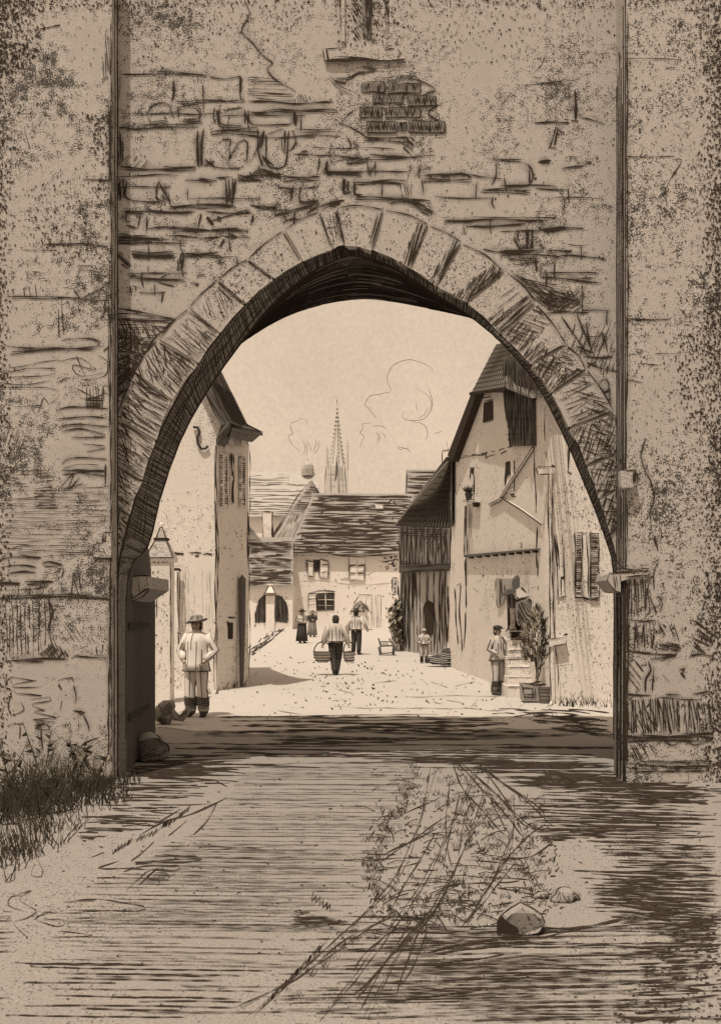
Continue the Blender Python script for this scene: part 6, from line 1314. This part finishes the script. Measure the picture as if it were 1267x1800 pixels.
    for Lg in LG:
        m = MB(); c, d_ = Vector(Lg[2]), Vector(Lg[3])
        m.tube([tw(c + Vector((0, 0, .12))), tw(c + Vector((0, .01, -.02))), tw(c.lerp(d_, .5) + Vector((0, 0, -.01))), tw(d_ + Vector((0, -.06, 0)))], [v * k for v in (.062, .06, .052, .034)], shoes, 10); m.build('shoe', root, smooth=True)
    if boots:
        for Lg in LG:
            m = MB(); b, c = Vector(Lg[1]), Vector(Lg[2]); t0 = b.lerp(c, .1 if boots == 1 else .35)
            m.tube([tw(t0), tw(t0.lerp(c, .5)), tw(c + Vector((0, 0, -.02)))], [v * k for v in (.088 * legtaper, .088 * legtaper, .075)], 'cloth_mid', 12)
            for q in range(9):
                z = t0.lerp(c, q / 8.5); rr_ = .091 * legtaper if q < 5 else .083
                m.tube([tw(z + Vector((rr_ * math.cos(t), rr_ * math.sin(t), .012 * math.sin(t * 2)))) for t in [PI + PI * j / 8 for j in range(9)]], inkk * .8, 'ink', 4)
            m.build('boot', root, smooth=True)
    m = MB(); lo(m, [(0, .015, 1.50, .075, .05), (0, .022, 1.56, .095, .085), (0, .016, 1.65, .097, .095), (0, .01, 1.71, .085, .085), (0, 0, 1.745, .04, .04)], 'hair', 14)
    # open the face: keep hair behind the brow
    for i, v in enumerate(m.v): pass
    hm = MB(); hm.names = list(m.names)
    for f, mi_ in zip(m.f, m.m):
        c = sum((m.v[i] for i in f), Vector()) / len(f); l = (c - base) / k; ly = -l.x * math.sin(yaw) + l.y * math.cos(yaw)
        if ly > -.035 or l.z > 1.69: hm.poly([m.v[i] for i in f], m.names[mi_])
    hm.build('hair', root, smooth=True)
    if hat == 'brim':
        m = MB(); lo(m, [(0, 0, 1.665, .10, .105), (0, 0, 1.675, .205, .19), (0, 0, 1.69, .20, .185), (0, 0, 1.695, .108, .112), (0, 0, 1.76, .10, .105), (0, 0, 1.80, .085, .09), (0, 0, 1.815, .03, .03)], hatmat, 20)
        if ink: m.tube([tw((.208 * math.cos(t), .192 * math.sin(t), 1.68 + .012 * math.cos(2 * t))) for t in [2 * PI * j / 24 for j in range(25)]], inkk * 1.1, 'ink', 4); m.tube([tw((.108 * math.cos(t), .112 * math.sin(t), 1.70)) for t in [2 * PI * j / 24 for j in range(25)]], inkk * 1.3, 'ink', 4)
        m.build('hat', root, smooth=True)
    elif hat == 'floppy':
        m = MB(); v0 = 0; lo(m, [(0, 0, 1.66, .10, .105), (0, -.01, 1.668, .19, .15), (0, -.01, 1.684, .185, .145), (0, 0, 1.70, .108, .112), (.01, 0, 1.755, .10, .105), (.015, 0, 1.785, .075, .08), (.015, 0, 1.795, .03, .03)], 'cloth_mid', 24)
        ax_ = Vector((cy, sy, 0))
        for i in range(24, 72):
            u_ = (m.v[i] - base).dot(ax_) / k; m.v[i].z += (abs(u_) / .19) ** 2 * (.05 if u_ > 0 else .0) * k - (.03 * k if u_ < -.1 else 0)
        m.tube([m.v[24 + j % 24] + Vector((0, 0, .004)) for j in range(25)], inkk * 1.2, 'ink', 4)
        for q in range(5): m.tube([tw((-.08 + .035 * q, -.10, 1.70)), tw((-.06 + .03 * q, -.09, 1.77))], inkk * .8, 'ink', 4)
        m.build('hat', root, smooth=True)
    elif hat == 'cap':
        m = MB(); lo(m, [(0, 0, 1.67, .098, .102), (0, 0, 1.70, .12, .125), (0, 0, 1.745, .105, .11), (0, 0, 1.77, .03, .03)], hatmat, 16)
        m.prism([tw(p) for p in ((-.07, -.08, 1.675), (.07, -.08, 1.675), (.05, -.19, 1.69), (-.05, -.19, 1.69))], (0, 0, .015 * k), hatmat); m.build('cap', root, smooth=True)
    elif hat == 'scarf':
        m = MB(); lo(m, [(0, .02, 1.50, .09, .07), (0, .02, 1.56, .108, .10), (0, .015, 1.66, .11, .108), (0, .01, 1.73, .09, .09), (0, 0, 1.76, .03, .03)], hatmat, 16)
        hm = MB(); hm.names = list(m.names)
        for f, mi_ in zip(m.f, m.m):
            c = sum((m.v[i] for i in f), Vector()) / len(f); l = (c - base) / k; ly = -l.x * math.sin(yaw) + l.y * math.cos(yaw)
            if ly > -.06 or l.z > 1.70: hm.poly([m.v[i] for i in f], m.names[mi_])
        hm.build('headscarf', root, smooth=True)
    return root
pm = gpt(346, 1260)
person('man in wide hat and loose smock, hands in pockets, by gate pillar', pm, 1.66, -.25, hat='floppy', top='lightened_linen', legs='lightened_linen', tophem=.46, inkr=.0085, hatmat='linen', arms='pocket', legtaper=1.25, boots=2)
pcn = gpt(590, 1187)
person('person in pale shirt and tapering dark trousers walking with baskets across square', pcn, 1.66, PI, pose='walk', hat=None, top='linen', legs='cloth_dark', tophem=.56, inkr=.013, arms='carry', legtaper=.85)
for sx, lb_ in ((-1, 'round wicker basket in left hand of walking person'), (1, 'smaller wicker basket in right hand of walking person')):
    q = pcn + Vector((sx * .36, .05, 0)); r_ = .24 if sx < 0 else .15; zb_ = .40; m = MB()
    m.loft([(q.x, q.y, zb_ - .05, r_ * .6, r_ * .6), (q.x, q.y, zb_ + .08, r_, r_), (q.x, q.y, zb_ + .24, r_ * 1.05, r_ * 1.05), (q.x, q.y, zb_ + .22, r_ * .9, r_ * .9), (q.x, q.y, zb_ + .1, r_ * .8, r_ * .8)], 'linen', 18)
    for z, f in ((.0, .85), (.08, 1.02), (.16, 1.05), (.24, 1.08)): m.tube([Vector((q.x + r_ * f * math.cos(t), q.y + r_ * f * math.sin(t), zb_ + z)) for t in [2 * PI * j / 22 for j in range(23)]], .013, 'ink', 4)
    m.tube([Vector((q.x + r_ * 1.0 * math.cos(t), q.y, zb_ + .22 + .30 * math.sin(t))) for t in [PI * j / 14 for j in range(15)]], .016, 'ink', 5)
    m.build('basket', label=lb_, cat='basket', loc=tuple(q))
p_ = gpt(531, 1131); person('woman in dark hat and long dark skirt at left of far group', p_, 1.60, .5, hat='brim', hatmat='cloth_dark', top='linen', legs='cloth_dark', skirt=True, inkr=.022, arms='folded', tophem=.58)
p_ = gpt(549, 1120); person('small dark-clad woman standing behind the far group', p_, 1.50, .2, hat='scarf', hatmat='cloth_mid', top='cloth_dark', legs='cloth_mid', skirt=True, inkr=.02, arms='folded', tophem=.6)
p_ = gpt(626, 1151); person('man in dark hat, pale jacket and dark trousers near the well hut', p_, 1.72, 2.7, hat='brim', hatmat='cloth_dark', top='linen', legs='cloth_dark', inkr=.017, arms='walk', tophem=.56)
p_ = gpt(745, 1166); person('child in pale jacket and striped tapering leggings by barn hatch', p_, 1.13, 0, hat='cap', hatmat='linen', top='linen', legs='linen', inkr=.014, arms='pocket', tophem=.56, legtaper=.8, boots=2)
p_ = gpt(874, 1222); person('youth in dark peaked cap reaching toward doorsteps of timbered house', p_, 1.45, .75, hat='cap', hatmat='cloth_dark', top='linen', legs='linen', inkr=.010, arms='reach', tophem=.5, legtaper=1.15, boots=2)

# ================================================================== PLANTS
gm = MB(); q = random.Random(77)
def tuft(px, py, n, h, spread, mat='foliage', w=.010):
    c = gpt(px, py)
    for i in range(n):
        b = c + Vector((q.gauss(0, spread), q.gauss(0, spread * .7), 0)); hh = h * q.uniform(.45, 1.15)
        gm.bladeleaf(b, b + Vector((q.gauss(0, .35) * hh, q.gauss(0, .25) * hh, hh)), w * q.uniform(.7, 1.4), mat, 4, .18)
for i in range(80):
    x = q.uniform(-10, 205); y = q.uniform(1385, 1415) + (q.uniform(0, 40) if x < 90 else 0)
    tuft(x, y, 11, q.uniform(.16, .40) * (1.15 if x < 120 else .75), .11)
for i in range(46):
    x = q.uniform(-10, 130); y = q.uniform(1410, 1545 - x * .7)
    tuft(x, y, 9, q.uniform(.10, .28), .09, w=.006)
for i in range(18): tuft(q.uniform(150, 240), q.uniform(1368, 1385), 7, .12, .06)
for x, y in ((382, 1214), (390, 1212), (398, 1210), (405, 1209), (412, 1207), (420, 1205), (372, 1221)): tuft(x, y, 8, .22, .10, w=.018)
for x in range(1108, 1250, 12): tuft(x, 1372, 8, q.uniform(.08, .2), .05)
for x in (990, 1000, 1012, 1022, 1040, 1062): tuft(x, 1238 + q.uniform(0, 6), 7, .22, .1, w=.016)
for i in range(30): tuft(q.uniform(640, 980), q.uniform(1400, 1640), 4, .035, .05, w=.004)
for i in range(26):
    x = q.uniform(0, 190); tuft(x, 1378, 6, q.uniform(.25, .5), .07, 'foliage_pale' if i % 2 else 'foliage', .009)
gm.build('grass', kind='stuff', label='dark ragged grass along wall feet and verge')
def weed(px, py, h, label, seed, n=26):
    c = gpt(px, py); q = random.Random(seed); t = thing('weed', label, 'plant', tuple(c), 'weeds at the left buttress foot')
    m = MB(); stems = []
    for i in range(4):
        tip = c + Vector((q.uniform(-.22, .22), q.uniform(-.08, .08), h * q.uniform(.7, 1.05))); stems.append(tip); m.tube([c, c.lerp(tip, .5) + Vector((q.uniform(-.04, .04), 0, .02)), tip], [.008, .006, .003], 'foliage', 5)
    m.build('stem', t); m = MB()
    for i in range(n):
        b = c.lerp(q.choice(stems), q.uniform(.2, 1)); a = q.uniform(0, 2 * PI); L = q.uniform(.06, .15)
        m.bladeleaf(b, b + Vector((math.cos(a) * L, math.sin(a) * L * .6, q.uniform(-.02, .1))), q.uniform(.02, .045), 'foliage' if q.random() < .55 else 'foliage_pale', 3, .2)
    m.build('leaves', t)
weed(75, 1372, .62, 'tall branching weed against left buttress', 1); weed(128, 1374, .45, 'bushy weed right of the tall one at left buttress', 2, 32); weed(20, 1392, .5, 'leafy weed at the far left edge of the verge', 3); weed(172, 1376, .32, 'short sprawling weed near the gate corner', 4)
# loose straw trodden into the track
sm = MB(); q = random.Random(31)
for i in range(150):
    x, y = q.uniform(650, 960), q.uniform(1360, 1640); a_ = gpt(x, y); th = q.uniform(0, PI); L = q.uniform(.08, .3)
    d_ = Vector((math.cos(th), math.sin(th), 0)) * L; sm.tube([a_ + Vector((0, 0, .008)), a_ + d_ * .5 + Vector((0, 0, .02)), a_ + d_ + Vector((0, 0, .008))], .0035, 'foliage', 4)
sm.build('straw', kind='stuff', label='loose straw scattered on right of the track')

# ================================================================== LIGHT, SKY, CAMERA
wd = bpy.data.worlds.new('World'); scene.world = wd; wd.use_nodes = True
N, L = wd.node_tree.nodes, wd.node_tree.links; bg = N['Background']
sky = N.new('ShaderNodeTexSky'); sky.sky_type = 'NISHITA'; sky.sun_disc = False
sdir = Vector((-.17, -.35, .92)).normalized()
sky.sun_elevation = math.asin(sdir.z); sky.sun_rotation = math.atan2(sdir.x, sdir.y)
sky.air_density = 1.0; sky.dust_density = 4.0
bw = N.new('ShaderNodeRGBToBW'); L.new(sky.outputs[0], bw.inputs[0])
# thin even overcast: the sky's brightness is evened out and takes the warm tone of the print
mx = N.new('ShaderNodeMix'); mx.data_type = 'FLOAT'; mx.inputs[0].default_value = .82; L.new(bw.outputs[0], mx.inputs[2]); mx.inputs[3].default_value = 5.35
tcw = N.new('ShaderNodeTexCoord'); nw = N.new('ShaderNodeTexNoise'); nw.inputs['Scale'].default_value = 260; nw.inputs['Detail'].default_value = 3; L.new(tcw.outputs['Generated'], nw.inputs['Vector'])
nw2 = N.new('ShaderNodeTexNoise'); nw2.inputs['Scale'].default_value = 9; nw2.inputs['Detail'].default_value = 5; L.new(tcw.outputs['Generated'], nw2.inputs['Vector'])
av = N.new('ShaderNodeMath'); av.operation = 'ADD'; L.new(nw.outputs['Fac'], av.inputs[0]); L.new(nw2.outputs['Fac'], av.inputs[1])
ma = N.new('ShaderNodeMath'); ma.operation = 'MULTIPLY_ADD'; L.new(av.outputs[0], ma.inputs[0]); ma.inputs[1].default_value = .30; ma.inputs[2].default_value = .70
mm_ = N.new('ShaderNodeMath'); mm_.operation = 'MULTIPLY'; L.new(ma.outputs[0], mm_.inputs[0]); L.new(mx.outputs[0], mm_.inputs[1])
ml = N.new('ShaderNodeMixRGB'); ml.blend_type = 'MULTIPLY'; ml.inputs[0].default_value = 1; L.new(mm_.outputs[0], ml.inputs[1]); ml.inputs[2].default_value = (1.10, .85, .635, 1)
L.new(ml.outputs[0], bg.inputs['Color']); bg.inputs['Strength'].default_value = .1
sl_ = bpy.data.lights.new('sun', 'SUN'); sl_.energy = 2.8; sl_.angle = math.radians(.5); sl_.color = (1, .88, .74)
so_ = bpy.data.objects.new('sun', sl_); COL.objects.link(so_); so_.rotation_euler = sdir.to_track_quat('Z', 'Y').to_euler()
cam = bpy.data.cameras.new('camera'); co = bpy.data.objects.new('camera', cam); COL.objects.link(co); scene.camera = co
co.location = CAM; co.rotation_euler = (PI / 2, 0, 0)
cam.sensor_fit = 'VERTICAL'; cam.sensor_height = 36; cam.lens = F / 1800 * 36
cam.shift_y = (HZ - 900) / 1800; cam.shift_x = 0
cam.clip_end = 5000
scene.cycles.transparent_max_bounces = 64
scene.view_settings.view_transform = 'Standard'; scene.view_settings.look = 'None'; scene.view_settings.gamma = 1; scene.view_settings.exposure = 0.42
